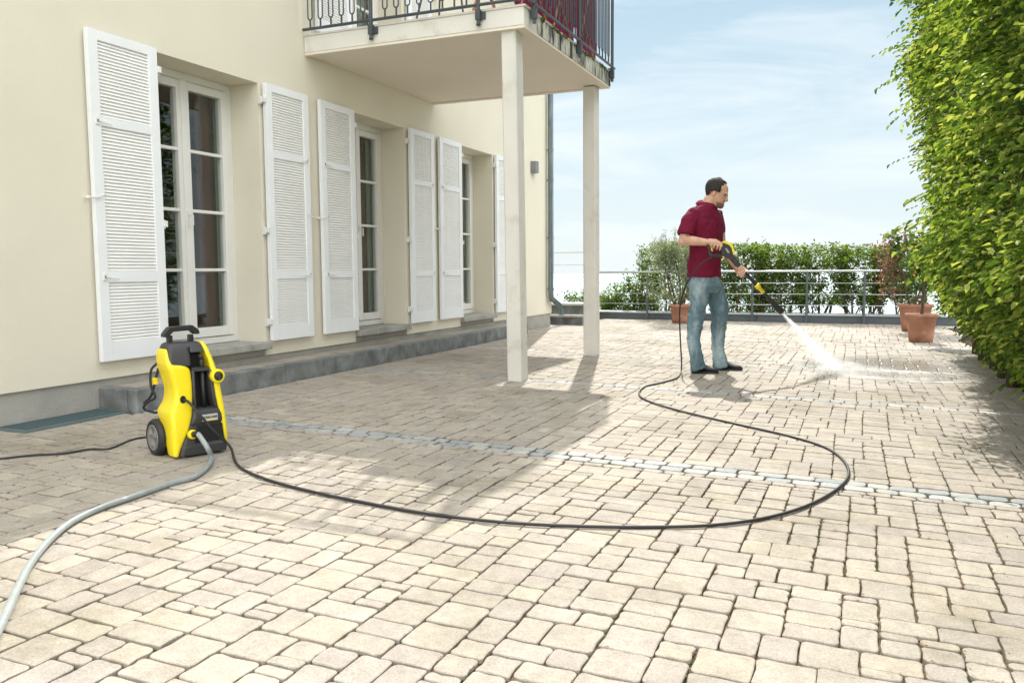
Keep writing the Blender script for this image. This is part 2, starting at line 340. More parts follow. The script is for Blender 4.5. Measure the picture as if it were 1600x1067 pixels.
def ashlar(b, X0, X1, Y0, Y1, u, zf, seg):
    nx, ny = int(round((X1-X0)/u)), max(1, int(round((Y1-Y0)/u))); ux, uy = (X1-X0)/nx, (Y1-Y0)/ny
    occ = [[False]*nx for _ in range(ny)]
    sizes = [(2, 2), (3, 2), (2, 3), (3, 2), (3, 3), (2, 3), (2, 2), (3, 2), (3, 3), (3, 2), (4, 2), (2, 1)]
    def warp(x, y): return x+.006*math.sin(y*2.1+x), y+.010*math.sin(x*1.7)+.006*math.sin(x*4.3+y)
    for j in range(ny):
        for i in range(nx):
            if occ[j][i]: continue
            for t in range(14):
                w_, h_ = rnd.choice(sizes) if t < 12 else ((2, 1) if t == 12 else (1, 1))
                if i+w_ > nx or j+h_ > ny: continue
                if any(occ[j+a][i+c] for a in range(h_) for c in range(w_)): continue
                if t < 8 and i+w_ < nx and not occ[j][i+w_] and i+w_+1 < nx and occ[j][i+w_+1]: continue
                break
            else: w_ = h_ = 1
            for a in range(h_):
                for c in range(w_): occ[j+a][i+c] = True
            x0, y0 = warp(X0+i*ux, Y0+j*uy); x1, y1 = x0+w_*ux, y0+h_*uy
            if y0 < 3 and (x1 < -2.6*y0-.6 or False): pass
            if x0 > -2.2 and y0 < 8: EDG.append((x0, y0, x0, y1)); EDG.append((x0, y0, x1, y0))
            stone(b, x0, x1, y0, y1, zf, seg=seg, rr=.0105)
strips = [(3.92, 4.09, 2), (6.46, 6.57, 1), (8.70, 8.80, 1), (11.10, 11.22, 1)]
bands = [(.45, 3.92, 4), (4.09, 6.46, 3), (6.57, 8.70, 2), (8.80, 11.10, 2), (11.22, 14.55, 2)]
pv = MB()
for (a, c, sg) in bands:
    xl = -4.57 if a < 3 else -4.25
    if a < 3:
        ashlar(pv, -4.57, 1.7, a, 3.86, .0490, gz, sg)
        ashlar(pv, -4.25, 1.7, 3.86, 3.92, .05, gz, 2)
    else: ashlar(pv, -4.25, 1.7, a, c, (.050 if a < 6 else .053) if a < 8 else .057, gz, sg)
ashlar(pv, -4.57, -4.25, 10.75, 12.9, .07, gz, 2)
kind(pv.build('paving', 'paver', fix=False), 'structure')
cb = MB()
for (a, c, rows) in strips:
    h = (c-a)/rows
    for r_ in range(rows):
        x = -4.25
        while x < 1.7:
            w_ = rnd.uniform(.085, .135); stone(cb, x, min(1.7, x+w_), a+r_*h, a+(r_+1)*h, gz, jit=.004, rr=.016, gap=.002, seg=3, bulge=.0018); x += w_
kind(cb.build('cobble_strip', 'cobble', fix=False), 'structure')
# bud scales and grit caught in the joints
lt = MB()
def bit(x, y, s):
    z = gz(x, y)+.0008; a = rnd.uniform(0, 2*PI); c_, s_ = math.cos(a)*s, math.sin(a)*s
    lt.add([(x-c_, y-s_, z), (x+s_*.4, y-c_*.4, z+s*.5), (x+c_, y+s_, z+.001), (x-s_*.4, y+c_*.4, z+s*.35)], [(0, 1, 2, 3)])
for k in range(15000):
    e_ = rnd.choice(EDG); t_ = rnd.random(); x = e_[0]+(e_[2]-e_[0])*t_; y = e_[1]+(e_[3]-e_[1])*t_
    if rnd.random() > math.exp(-((1.25-x)/1.25)**2)*(1 if e_[0] == e_[2] else .45): continue
    bit(x+rnd.gauss(0, .004), y+rnd.gauss(0, .004), rnd.uniform(.0028, .0065))
    if rnd.random() < .05: bit(x+rnd.gauss(0, .06), y+rnd.gauss(0, .06), rnd.uniform(.002, .0045))
kind(tag(lt.build('fallen_bud_scales', 'litter', fix=False), 'reddish brown bud scales fallen over the paving beside the hedge', 'plant litter'), 'stuff')
# soil below the hedge
b = MB(); n_ = 44
for i in range(n_+1):
    y = -.5+i*.33
    for j in range(5): b.v.append((1.30+j*.45+(.06*math.sin(y*3) if j == 0 else 0), y, gz(1.0, y)+.004+(0 if j == 0 else .03+.03*noise.noise(Vector((j, y*2, 0))))))
for i in range(n_):
    for j in range(4): b.f.append((i*5+j, i*5+j+1, i*5+j+6, i*5+j+5))
kind(b.build('soil', 'soil', smooth=True), 'structure')

#=====================================================================  HOUSE
WX = -4.576; HY0, HY1 = -4.0, 12.54; HTOP = 5.05
house = empty('house', (WX, 6, 0), 'cream rendered two storey house with white louvred shutters and a balcony', 'house')
OP = [(4.463, 5.555, .27, 2.432), (6.895, 7.905, .27, 2.432), (9.23, 10.235, .27, 2.432), (6.895, 7.905, 3.06, 5.0)]
PZ = .20
def wall_with_openings(b, ops, x, z0, z1, thick):
    ys_ = sorted({HY0, HY1}|{o[0] for o in ops}|{o[1] for o in ops}); zs_ = sorted({z0, z1}|{o[2] for o in ops}|{o[3] for o in ops})
    for i in range(len(ys_)-1):
        for j in range(len(zs_)-1):
            cy_, cz_ = (ys_[i]+ys_[i+1])/2, (zs_[j]+zs_[j+1])/2
            if any(o[0] < cy_ < o[1] and o[2] < cz_ < o[3] for o in ops): continue
            b.quad((x, ys_[i], zs_[j]), (x, ys_[i+1], zs_[j]), (x, ys_[i+1], zs_[j+1]), (x, ys_[i], zs_[j+1]))
    for (a, c, d, e) in ops:
        X2 = x-thick
        b.quad((x, a, d), (X2, a, d), (X2, a, e), (x, a, e)); b.quad((x, c, d), (x, c, e), (X2, c, e), (X2, c, d))
        b.quad((x, a, e), (X2, a, e), (X2, c, e), (x, c, e))
        if d > z0: b.quad((x, a, d), (x, c, d), (X2, c, d), (X2, a, d))
b = MB(); ops = [(a, c, PZ, e) if d < 1 else (a, c, d, e) for a, c, d, e in OP]
wall_with_openings(b, ops, WX, PZ, HTOP, .34)
b.quad((WX, HY1, PZ), (WX-8, HY1, PZ), (WX-8, HY1, HTOP), (WX, HY1, HTOP)); b.quad((WX, HY0, PZ), (WX, HY0, HTOP), (WX-8, HY0, HTOP), (WX-8, HY0, PZ))
b.quad((WX, HY0, PZ), (WX-.02, HY0, PZ), (WX-.02, HY1, PZ), (WX, HY1, PZ))
b.quad((WX-8, HY0, PZ), (WX-8, HY0, HTOP), (WX-8, HY1, HTOP), (WX-8, HY1, PZ))
wallo = b.build('wall', 'wall', house)
MB().box(WX-.6, WX-.018, HY0, HY1-.015, -.3, PZ+.01).build('plinth', 'plinth', house)
for a, c in ((4.47, 5.55), (6.9, 7.9), (9.235, 10.23)): MB().box(WX-.3, WX-.012, a, c, PZ+.01, .27).build('wall_base', 'plinth', house)
# roof: overhanging eaves, gutter, low hipped slopes
b = MB(); ex0, ex1, ey0, ey1 = WX-8.6, -3.98, HY0-.6, HY1+.2
b.box(ex0, ex1, ey0, ey1, HTOP, HTOP+.12)
b.add([(ex0, ey0, HTOP+.12), (ex1, ey0, HTOP+.12), (ex1, ey1, HTOP+.12), (ex0, ey1, HTOP+.12), ((ex0+ex1)/2, ey0+4.5, HTOP+2.2), ((ex0+ex1)/2, ey1-4.5, HTOP+2.2)],
      [(0, 1, 4), (1, 2, 5, 4), (2, 3, 5), (3, 0, 4, 5)])
b.build('roof', mat('roof_tile', (.22, .09, .06), .8, .25, 12, .5, 20), house)
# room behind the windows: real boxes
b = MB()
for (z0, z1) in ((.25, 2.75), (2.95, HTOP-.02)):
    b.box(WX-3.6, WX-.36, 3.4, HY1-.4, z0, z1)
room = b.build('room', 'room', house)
# cut the street side of the room box so the windows look in
bm = bmesh.new(); bm.from_mesh(room.data)
bmesh.ops.delete(bm, geom=[f for f in bm.faces if all(abs(v.co.x+.36) < 1e-4 for v in f.verts)], context='FACES'); bm.to_mesh(room.data); bm.free()

FX = -4.862   # front of window frames
def window(a, c, z0, z1, rows=4, curtains=(), cl=(0, 0)):
    m = .06; zb = z0+.045; fx = FX
    w_ = MB()
    w_.box(fx-.07, fx, a, a+m, zb, z1); w_.box(fx-.07, fx, c-m, c, zb, z1); w_.box(fx-.07, fx, a+m, c-m, z1-m, z1); w_.box(fx-.07, fx, a+m, c-m, zb, zb+.055)
    fr_ = w_.build('window', 'frame', house, bevel=.004)
    mid = (a+c)/2
    for (p, q) in ((a+m+.004, mid-.002), (mid+.002, c-m-.004)):
        s_ = MB(); sw = .062; zz0, zz1 = zb+.06, z1-m-.005; X1 = fx+.012
        s_.box(X1-.065, X1, p, p+sw, zz0, zz1); s_.box(X1-.065, X1, q-sw, q, zz0, zz1); s_.box(X1-.065, X1, p+sw, q-sw, zz1-sw, zz1); s_.box(X1-.065, X1, p+sw, q-sw, zz0, zz0+.075)
        gh = (zz1-sw-zz0-.075)
        for k in range(1, rows):
            zc = zz0+.075+gh*k/rows; s_.box(X1-.05, X1-.006, p+sw, q-sw, zc-.0125, zc+.0125)
        s_.build('casement', 'frame', fr_, bevel=.004)
        MB().box(X1-.036, X1-.03, p+sw-.01, q-sw+.01, zz0+.065, zz1-sw+.01).build('pane', 'glass', fr_)
    MB().box(fx+.002, fx+.024, mid-.028, mid+.028, zb+.06, z1-m-.005).build('meeting_stile', 'frame', fr_, bevel=.005)
    MB().box(fx+.024, fx+.034, mid-.009, mid+.009, z0+.98, z0+1.10).tube([(fx+.034, mid, z0+1.07), (fx+.07, mid, z0+1.07), (fx+.07, mid, z0+.99)], .007, 6).build('handle', 'frame', fr_)
    for (mt, p, q, xx, amp) in curtains:
        r0 = MB(); N = int((q-p)/.012); vs = []
        for i in range(N+1):
            y = p+(q-p)*i/N; x = xx+amp*math.sin(y*62+math.sin(y*17)*1.5); vs += [(x, y, z0+.08), (x+.01*math.sin(y*30), y, z1+.02)]
        r0.add(vs, [(2*i, 2*i+2, 2*i+3, 2*i+1) for i in range(N)]); r0.build('curtain', mt, fr_, smooth=True, fix=False)
    return fr_
a, c = OP[0][:2]
window(a, c, .27, 2.432, curtains=[('curtain_r', a+.80, a+1.0, -5.00, .012), ('curtain_g', a+1.005, a+1.085, -4.975, .006), ('curtain_r', a+.10, a+.34, -5.0, .012)])
a, c = OP[1][:2]
window(a, c, .27, 2.432, curtains=[('curtain_r', a+.74, a+.87, -4.99, .010), ('curtain_g', a+.86, a+1.02, -4.975, .008), ('curtain_r', a+.07, a+.3, -4.985, .010)])
a, c = OP[2][:2]
window(a, c, .27, 2.432, curtains=[('curtain_g', a+.55, a+1.03, -4.97, .008), ('curtain_g', a+.07, a+.4, -4.97, .008)])
a, c = OP[3][:2]
window(a, c, 3.02, 5.0, curtains=[('curtain_g', a+.75, a+.93, -4.97, .008)])
for (a, c) in [(o[0], o[1]) for o in OP[:3]]:
    MB().box(FX-.05, WX+.058, a-.0, c+.012, .255, .312).build('sill', 'sill', house, bevel=.006)
# shutters
hook_i = [0]
def shutter(y0, y1, z0=.318, z1=2.44, hinge=1, bolts=True, clip=None):
    H = z1-z0; xb, xf = WX+.018, WX+.052; st = .078
    fr_ = [(0, .03), (.256, .283), (.723, .757), (.942, 1)]
    s_ = MB(); s_.box(xb, xf, y0, y0+st, z0, z1); s_.box(xb, xf, y1-st, y1, z0, z1)
    for (p, q) in fr_: s_.box(xb, xf, y0+st, y1-st, z1-q*H, z1-p*H)
    root = s_.build('shutter', 'white', house, bevel=.003)
    for (p, q) in ((.03, .256), (.283, .723), (.757, .942)):
        za, zb_ = z1-q*H, z1-p*H; N = max(1, round((zb_-za)/.0220)); ph = (zb_-za)/N; l_ = MB()
        for k in range(N):
            t = zb_-k*ph
            l_.add([(xf-.0165, y0+st, t), (xf-.0165, y1-st, t), (xf-.005, y1-st, t-ph*.86), (xf-.005, y0+st, t-ph*.86), (xf-.011, y0+st, t-ph*.92), (xf-.011, y1-st, t-ph*.92), (xf-.0165, y1-st, t-ph), (xf-.0165, y0+st, t-ph)],
                   [(0, 1, 2, 3), (3, 2, 5, 4), (4, 5, 6, 7)])
        l_.build('louvre_panel', 'louvre', root, fix=False)
    for zz in (z0+.16, z0+.92, z1-.14):
        yy = y0 if hinge == 0 else y1; d = -1 if hinge == 0 else 1
        MB().box(xb+.002, xf+.006, min(yy, yy+d*.03), max(yy, yy+d*.03), zz-.022, zz+.022).box(WX-.002, xb+.012, min(yy+d*.018, yy+d*.036), max(yy+d*.018, yy+d*.036), zz-.035, zz+.028).build('hinge', 'frame', root, bevel=.002)
    yo = y0+.045 if hinge == 1 else y1-.045; d = 1 if hinge == 1 else -1
    for zz in (z1-.27*H, z1-.74*H):
        MB().box(xf, xf+.008, yo-.014, yo+.014, zz-.022, zz+.022).tube([(xf+.012, yo, zz), (xf+.016, yo+d*.10, zz-.012)], .0045, 6).build('bolt', 'frame', root)
        MB().box(xf+.008, xf+.012, yo-.005, yo+.005, zz-.006, zz+.008).build('bolt_hole', 'iron', root)
    ye = y0 if hinge == 1 else y1
    MB().tube([(WX+.002, ye-d*.035, z0+1.06), (xf+.012, ye-d*.035, z0+1.06), (xf+.012, ye+d*.02, z0+1.06)], .006, 6).tube([(xf+.012, ye, z0+1.06), (xf+.016, ye+d*.07, z0+1.085)], .004, 6).ball((WX+.03, ye-d*.035, z0+1.06), .012, n=8, m=5).build('holdback', 'frame', root)
    return root
shutter(3.888, 4.452, hinge=1); shutter(5.588, 6.158, hinge=0)
shutter(6.333, 6.882, hinge=1); shutter(7.958, 8.50, hinge=0)
shutter(8.64, 9.215, hinge=1); shutter(10.268, 10.83, hinge=0)
shutter(6.333, 6.882, 3.04, 5.0, hinge=1); shutter(7.958, 8.50, 3.04, 5.0, hinge=0)
# balcony
BX = -2.475; BY0, BY1 = 6.185, 8.61; BZ0, BZ1 = 2.795, 2.962
bal = MB().box(WX+.002, BX-.006, BY0, BY1, BZ0+.02, BZ1-.006).build('balcony_slab', 'conc', house, bevel=.006)
MB().box(BX-.006, BX, BY0+.28, BY1, BZ0+.021, BZ1-.008).build('stained_edge', 'moss', bal)
b = MB(); b.box(WX+.002, BX-.004, BY0+.004, BY0+.07, BZ0, BZ0+.02); b.box(WX+.002, BX-.004, BY1-.07, BY1-.004, BZ0, BZ0+.02); b.box(BX-.09, BX-.004, BY0+.07, BY1-.07, BZ0, BZ0+.02)
b.build('drip_edge', 'soffit', bal)
MB().box(WX+.004, BX-.09, BY0+.07, BY1-.07, BZ0+.012, BZ0+.0205).build('soffit', 'soffit', bal)
MB().box(BX-.10, BX+.008, BY0-.008, BY1+.006, BZ1-.006, BZ1+.01).box(WX+.002, BX-.10, BY0-.008, BY0+.1, BZ1-.006, BZ1+.01).build('coping', 'conc', bal)
b = MB()
for k in range(420):
    y = rnd.uniform(BY0+.35, BY1); cl_ = noise.noise(Vector((y*5, 0, 0)))
    if cl_ < -.05: continue
    r_ = rnd.uniform(.004, .012); b.ball((BX+.006+rnd.uniform(-.004, .004), y, BZ1+.008-abs(rnd.gauss(0, .012))), r_, r_, r_*.7, 6, 4)
kind(b.build('moss', 'mossgreen', bal, smooth=True, fix=False), 'stuff')
# columns: slightly leaning and tapering like the real ones
def column(b0, t0, w0, d0, w1, d1, nm='balcony_column'):
    rings = []
    for (p, ww, dd) in ((Vector(b0), w0, d0), (Vector(t0), w1, d1)):
        e_ = .012; x0, x1, y0, y1 = p.x, p.x+ww, p.y, p.y+dd
        rings.append([(x0+e_, y0, p.z), (x1-e_, y0, p.z), (x1, y0+e_, p.z), (x1, y1-e_, p.z), (x1-e_, y1, p.z), (x0+e_, y1, p.z), (x0, y1-e_, p.z), (x0, y0+e_, p.z)])
    return MB().loft(rings).build(nm, 'conc', house)
g1 = gz(-2.7, 6.4)
column((-2.716, 6.345, g1-.02), (-2.70, 6.225, BZ0+.001), .128, .165, .128, .16)
column((-2.752, 8.545, gz(-2.7, 8.6)-.02), (-2.722, 8.425, BZ0+.001), .145, .15, .135, .15)
# iron railing
rail = MB(); RZ = BZ1+.04; RT = BZ1+1.03; ox = BX+.035; oy = BY0-.035
rail.tube([(WX+.02, oy, RZ), (ox, oy, RZ)], .013, 6).tube([(ox, oy, RZ), (ox, BY1+.03, RZ)], .013, 6).tube([(WX+.02, BY1+.03, RZ), (ox, BY1+.03, RZ)], .013, 6)
rail.tube([(WX, oy, RT), (ox, oy, RT), (ox, BY1+.03, RT), (WX, BY1+.03, RT)], .018, 8)
railo = rail.build('balcony_railing', 'iron', house)
def ubal(p, d):
    q = MB(); p = Vector(p); d = Vector(d); hw = .022; z = Vector((0, 0, 1))
    path = [p-d*hw+z*(RT-RZ-.02), p-d*hw+z*.10]+[p-d*(hw*math.cos(a))+z*(.10-.026*math.sin(a)) for a in (.5, 1.0, PI/2, 2.14, 2.64)]+[p+d*hw+z*.10, p+d*hw+z*(RT-RZ-.02)]
    q.tube(path, .0065, 5); q.tube([p+z*.005, p+z*.076], .008, 5); return q
k = WX+.10; posts_x = [-3.86, -2.86]
while k < ox-.04:
    if min(abs(k-px_) for px_ in posts_x) > .05: ubal((k, oy, RZ), (1, 0, 0)).build('baluster', 'iron', railo, fix=False)
    k += .108
k = oy+.10; posts_y = [BY0+.12, BY0+1.28, BY1-.06]
while k < BY1:
    if min(abs(k-py_) for py_ in posts_y) > .05: ubal((ox, k, RZ), (0, 1, 0)).build('baluster', 'iron', railo, fix=False)
    k += .108
for px_ in posts_x:
    MB().tube([(px_, oy, BZ0+.055), (px_, oy, RT)], .016, 8).box(px_-.02, px_+.02, oy-.02, oy+.02, BZ0+.09, BZ0+.17).box(px_, px_+.05, BY0-.02, BY0-.001, BZ0+.10, BZ0+.155).lathe([(.014, 0), (.02, .012), (.014, .02)], (px_, oy, BZ0+.045)).build('railing_post', 'iron', railo)
for py_ in posts_y:
    MB().tube([(ox, py_, BZ0+.055), (ox, py_, RT)], .016, 8).box(ox-.02, ox+.02, py_-.02, py_+.02, BZ0+.09, BZ0+.17).box(BX+.001, BX+.02, py_, py_+.05, BZ0+.10, BZ0+.155).build('railing_post', 'iron', railo)
# drainpipe
dy = onX(860.5, 300, WX+.07).y; dx = WX+.07
zc = onX(861, 455, dx).z; zf_ = gz(-4.3, dy)
P0 = Vector((dx, dy, HTOP+.0)); pf_ = gnd(877.5, 507); dfx, dfy = pf_.x, pf_.y; zf_ = pf_.z
path = spline([(dx, dy, HTOP-.02), (dx, dy, 3), (dx, dy, 1.2), (dx, dy, zc-.05), (dx+(dfx-dx)*.22, dy+(dfy-dy)*.22, zc-.14), (dx+(dfx-dx)*.8, dy+(dfy-dy)*.8, zc-.24), (dfx, dfy, zc-.33), (dfx, dfy, zf_)], 6)
pipe = MB().tube(path, .043, 14).build('drainpipe', 'zinc', house, smooth=True)
b = MB()
for zz in (onX(861, 235, dx).z, onX(861, 282, dx).z, zc+.03, onX(861, 372, dx).z): MB().tube([(dx, dy, zz-.018), (dx, dy, zz+.018)], .048, 14).tube([(WX, dy, zz), (dx-.04, dy, zz)], .008, 6).build('pipe_collar', 'zinc', pipe)
MB().tube([(dfx, dfy, zf_), (dfx, dfy, zf_+.17)], .052, 14).build('pipe_foot', 'zinc', pipe)
# wall lamp
p = onX(832, 262, WX)
lamp = empty('wall_lamp', p, 'small dark grey half round up and down wall lamp beside the drainpipe', 'wall lamp')
ring = [(0, -.085)]+[(.09*math.sin(t*PI/10), -.085*math.cos(t*PI/10)) for t in range(0, 11)]
MB().prism([(x_, y_) for x_, y_ in ring[1:]], p+Vector((.005, 0, 0)), Vector((1, 0, 0)), Vector((0, 1, 0)), Vector((0, 0, 1)), -.085, .085).build('lamp_body', 'lampgrey', lamp, bevel=.003)
MB().box(p.x+.0005, p.x+.006, p.y-.05, p.y+.05, p.z-.06, p.z+.06).build('wall_plate', 'lampgrey', lamp)

#=====================================================================  STEP ALONG THE WALL
step = empty('entrance_step', (-4.3, 4, 0), 'long low paved step with dark slate kerb running along the house wall', 'step')
SH = .150; sx = -4.262; y = 3.90; SE = 10.72
MB().box(-4.52, sx-.03, 3.93, SE-.02, -.05, SH-.03).build('step_core', 'joint', step)
cuts = [3.90, 4.62, 5.42, 6.11, 6.93, 7.55, 8.45, 9.3, 10.05, SE]
for a, c in zip(cuts, cuts[1:]): MB().box(sx-.085, sx, a+.002, c-.002, -.03, SH).build('kerb_stone', 'slate', step, bevel=.012)
MB().box(WX-.016, sx-.087, 3.90, 4.0, -.03, SH-.001).build('kerb_stone', 'slate', step, bevel=.012)
b = MB(); ashlar(b, WX-.015, sx-.087, 4.0, SE, .06, lambda x_, y_: SH-.002, 3); b.build('step_paving', 'paver', step, fix=False)
# grating
gr = empty('floor_grating', (-4.43, 3.52, .01), 'dark teal metal grating lying flat against the grey plinth before the step', 'grating')
MB().box(-4.585, -4.315, 3.175, 3.865, -.004, .010).build('grating_mesh', 'grate', gr)
MB().box(-4.315, -4.300, 3.16, 3.88, -.004, .014).box(-4.585, -4.315, 3.16, 3.175, -.004, .014).box(-4.585, -4.315, 3.865, 3.88, -.004, .014).build('grating_frame', 'grateedge', gr)

#=====================================================================  TERRACE EDGE
KY = 14.6
par = empty('parapet', (-1.5, KY, 0), 'low dark metal clad parapet along the far edge of the terrace', 'parapet')
MB().box(-4.5, 1.6, KY, KY+.30, -.55, .105).build('upstand', 'parapet', par, bevel=.004)
MB().box(-4.52, 1.62, KY-.025, KY+.325, .105, .135).build('cap', 'cap', par, bevel=.004)
b = MB()
for x_ in (-3.1, -2.1, -1.1, -.1, .9): b.box(x_-.02, x_+.02, KY-.008, KY, -.1, .105)
b.build('seam', 'parapet', par)
RY = KY-.045
trl = empty('terrace_railing', (-1.5, RY, 0), 'grey steel cable railing with slim posts standing on the parapet', 'railing')
zr = onY(1010, 425, RY).z
MB().tube([(-4.45, RY, zr), (1.5, RY, zr)], .019, 10).build('handrail', 'steel', trl, smooth=True)
for v in (442.5, 458.5, 474.5):
    zz = onY(1010, v, RY).z; MB().tube([(-4.45, RY, zz), (1.5, RY, zz)], .0055, 6).build('cable', 'steel', trl, smooth=True)
for u_ in (924, 1011, 1175, 1260, 1350):
    x_ = onY(u_, 480, RY).x; MB().tube([(x_, RY, -.02), (x_, RY, zr)], .019, 8).box(x_-.035, x_+.035, RY+.012, RY+.036, -.04, .09).build('railing_post', 'parapet', trl)
# side railing and stone steps behind the drainpipe
srl = empty('side_railing', (-4.3, 13.2, 0), 'steel cable railing beside the garden steps left of the far column', 'railing')
SRX = onY(926, 450, 13.3).x
for v in (394.5, 414, 433, 452):
    zz = onY(890, v, 13.3).z; MB().tube([(-5.6, 13.3, zz), (SRX, 13.3, zz)], .007 if v > 400 else .012, 6).build('cable', 'steel', srl)
MB().tube([(SRX, 13.3, 0), (SRX, 13.3, onY(890, 394.5, 13.3).z+.01)], .02, 8).tube([(-5.5, 13.3, 0), (-5.5, 13.3, onY(890, 394.5, 13.3).z+.01)], .02, 8).build('railing_post', 'parapet', srl)
stp = empty('stone_steps', (-4.3, 13, 0), 'dark stone garden steps rising behind the corner of the house', 'steps')
MB().box(-5.6, SRX, 12.72, 13.12, -.01, .125).box(-5.6, SRX, 13.00, 13.6, .125, .30).build('riser', 'slate', stp, bevel=.004)
MB().box(-5.6, SRX+.03, 12.66, 13.14, .125, .160).build('tread', 'sill', stp, bevel=.004)
MB().box(-5.6, SRX+.03, 12.94, 13.66, .30, .335).build('tread', 'sill', stp, bevel=.004)

#=====================================================================  PLANTS
def leaf(b, p, d, up, L, W, droop=.15):
    """one folded leaf: two quads joined along the midrib"""
    s = d.cross(up)
    if s.length < 1e-4: s = Vector((1, 0, 0))
    s.normalize(); nn = s.cross(d).normalized(); f = nn*(W*.28)
    m1 = p+d*(L*.33); m2 = p+d*(L*.70)-nn*(L*droop*.4); t = p+d*L-nn*(L*droop); o = len(b.v)
    b.v += [tuple(p), tuple(m1+s*W*.5+f), tuple(m2+s*W*.42+f), tuple(t), tuple(m2-s*W*.42+f), tuple(m1-s*W*.5+f)]
    b.f += [(o, o+1, o+2, o+3), (o, o+3, o+4, o+5)]
def rv(s=1.0): return Vector((rnd.gauss(0, s), rnd.gauss(0, s), rnd.gauss(0, s)))
# ---- tall hornbeam hedge at the right
hedge = empty('hedge', (1.3, 6, -.1), 'tall bright green leafy hedge along the right side of the paved patio', 'hedge')
def face_x(y, z):
    base = .85-.10*min(z, 3)/3-.12*max(0, z-2)/2+(.52 if y > 8.5 else .80 if y < 7 else .80-(y-7)*.187)*max(0, 1-z/(.85 if y > 8.5 else .95))**1.15
    if y > 8: base += .16*min(1, y-8)*max(0, min(1, (2.2-z)/.8))
    base += .16*noise.noise(Vector((y*.45+3, z*.5, 4)))
    base += .13*noise.noise(Vector((y*.9, z*.9, 1.3)))+.10*noise.noise(Vector((y*2.6, z*2.6, 7)))
    return base
HB = MB(); n_tw = 23000
for k in range(n_tw):
    y = 1.2+(10.6-1.2)*rnd.random()**1.0; z = rnd.uniform(.0, 5.7) if rnd.random() > .22 else rnd.uniform(0, 1.2)
    if y < 3.0 and rnd.random() < .5: continue
    cl_ = noise.noise(Vector((y*1.7, z*2.1, 11)))+.5*noise.noise(Vector((y*4.1, z*4.6, 3)))
    if cl_ < -.10 and rnd.random() < .72: continue
    x = face_x(y, z)+abs(rnd.gauss(0, .13))+.03-.22*max(-.3, cl_)
    z += gz(1, y)
    out_ = Vector((-1, rnd.gauss(0, .55), rnd.gauss(.12, .32))).normalized()
    if rnd.random() < .05 and y > 4.5: x -= rnd.uniform(.05, .14)
    if y > 10.1: out_ = Vector((-.5, .9+rnd.gauss(0, .3), rnd.gauss(.1, .3))).normalized()
    L = rnd.uniform(.14, .30); p = Vector((x, y, z))
    if rnd.random() < .028 and y > 4.5 and z > .7: L *= 1.8; p.x -= .05; out_.z = abs(out_.z)*.6
    d = out_.copy(); nl = rnd.randint(5, 8)*(2 if L > .32 else 1); side = 1
    pts = [p.copy()]
    for i in range(nl):
        p = p+d*(L/nl); d = (d+Vector((0, 0, -.07))+rv(.05)).normalized(); pts.append(p.copy()); side = -side
        s = d.cross(Vector((0, 0, 1))).normalized()*side
        ld = (d*.75+s*.75+Vector((0, 0, rnd.uniform(-.25, .1)))).normalized()
        leaf(HB, p, ld, (Vector((0, 0, 1))+rv(.28)).normalized(), rnd.uniform(.036, .074), rnd.uniform(.020, .034), rnd.uniform(.05, .35))
HB.build('foliage', 'hedge', hedge, fix=False, smooth=False)
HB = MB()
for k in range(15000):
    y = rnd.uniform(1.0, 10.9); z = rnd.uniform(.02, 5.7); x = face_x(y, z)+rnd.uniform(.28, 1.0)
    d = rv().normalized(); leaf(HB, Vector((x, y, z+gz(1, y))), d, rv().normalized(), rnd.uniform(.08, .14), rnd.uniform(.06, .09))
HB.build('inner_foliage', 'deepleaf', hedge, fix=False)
for k in range(15):
    y = 1.4+k*.66; x = 1.25+rnd.uniform(-.06, .06); z = gz(1, y)
    MB().tube(spline([(x, y, z-.05), (x+rnd.uniform(-.05, .05), y+rnd.uniform(-.05, .05), 1.5), (x+rnd.uniform(-.08, .08), y+rnd.uniform(-.1, .1), 3.2), (x, y+rnd.uniform(-.1, .1), 5.3)], 4), [.045-.0028*i for i in range(13)], 8).build('trunk', 'bark', hedge, smooth=True)
tw = MB()
for k in range(420):
    y = rnd.uniform(1.4, 10.6); z = rnd.uniform(.1, 5.0); x0 = 1.25; x1 = face_x(y, z)+.12
    tw.tube([(x0, y+rnd.uniform(-.3, .3), z-.35), ((x0+x1)/2, y+rnd.uniform(-.1, .1), z-.1), (x1, y, z)], [.012, .007, .003], 5, False)
kind(tw.build('branches', 'bark', hedge, fix=False), 'stuff')

ZMAX = [99, 0, 99]
def stem(b, p, d, L, r, depth, tips, bend=.25, spread=.6, n=5):
    pts = [p.copy()]; rs = [r]
    for i in range(n):
        d = (d+rv(bend*.25)+Vector((0, 0, .04))).normalized(); p = p+d*(L/n)
        if p.z > ZMAX[0]: p.z = ZMAX[0]-rnd.random()*.06
        if abs(p.x-ZMAX[1]) > ZMAX[2]: p.x = ZMAX[1]+(1 if p.x > ZMAX[1] else -1)*(ZMAX[2]-rnd.random()*.05); d.x *= -.3
        pts.append(p.copy()); rs.append(r*(1-.5*(i+1)/n))
        if depth > 0 and i >= 1 and rnd.random() < .75:
            dd = (d+rv(spread)).normalized(); stem(b, p.copy(), dd, L*rnd.uniform(.4, .65), rs[-1]*.62, depth-1, tips, bend, spread, max(3, n-1))
        if depth <= 1: tips.append(p.copy())
    b.tube(pts, rs, 6 if r > .01 else 4, False); tips.append(p)
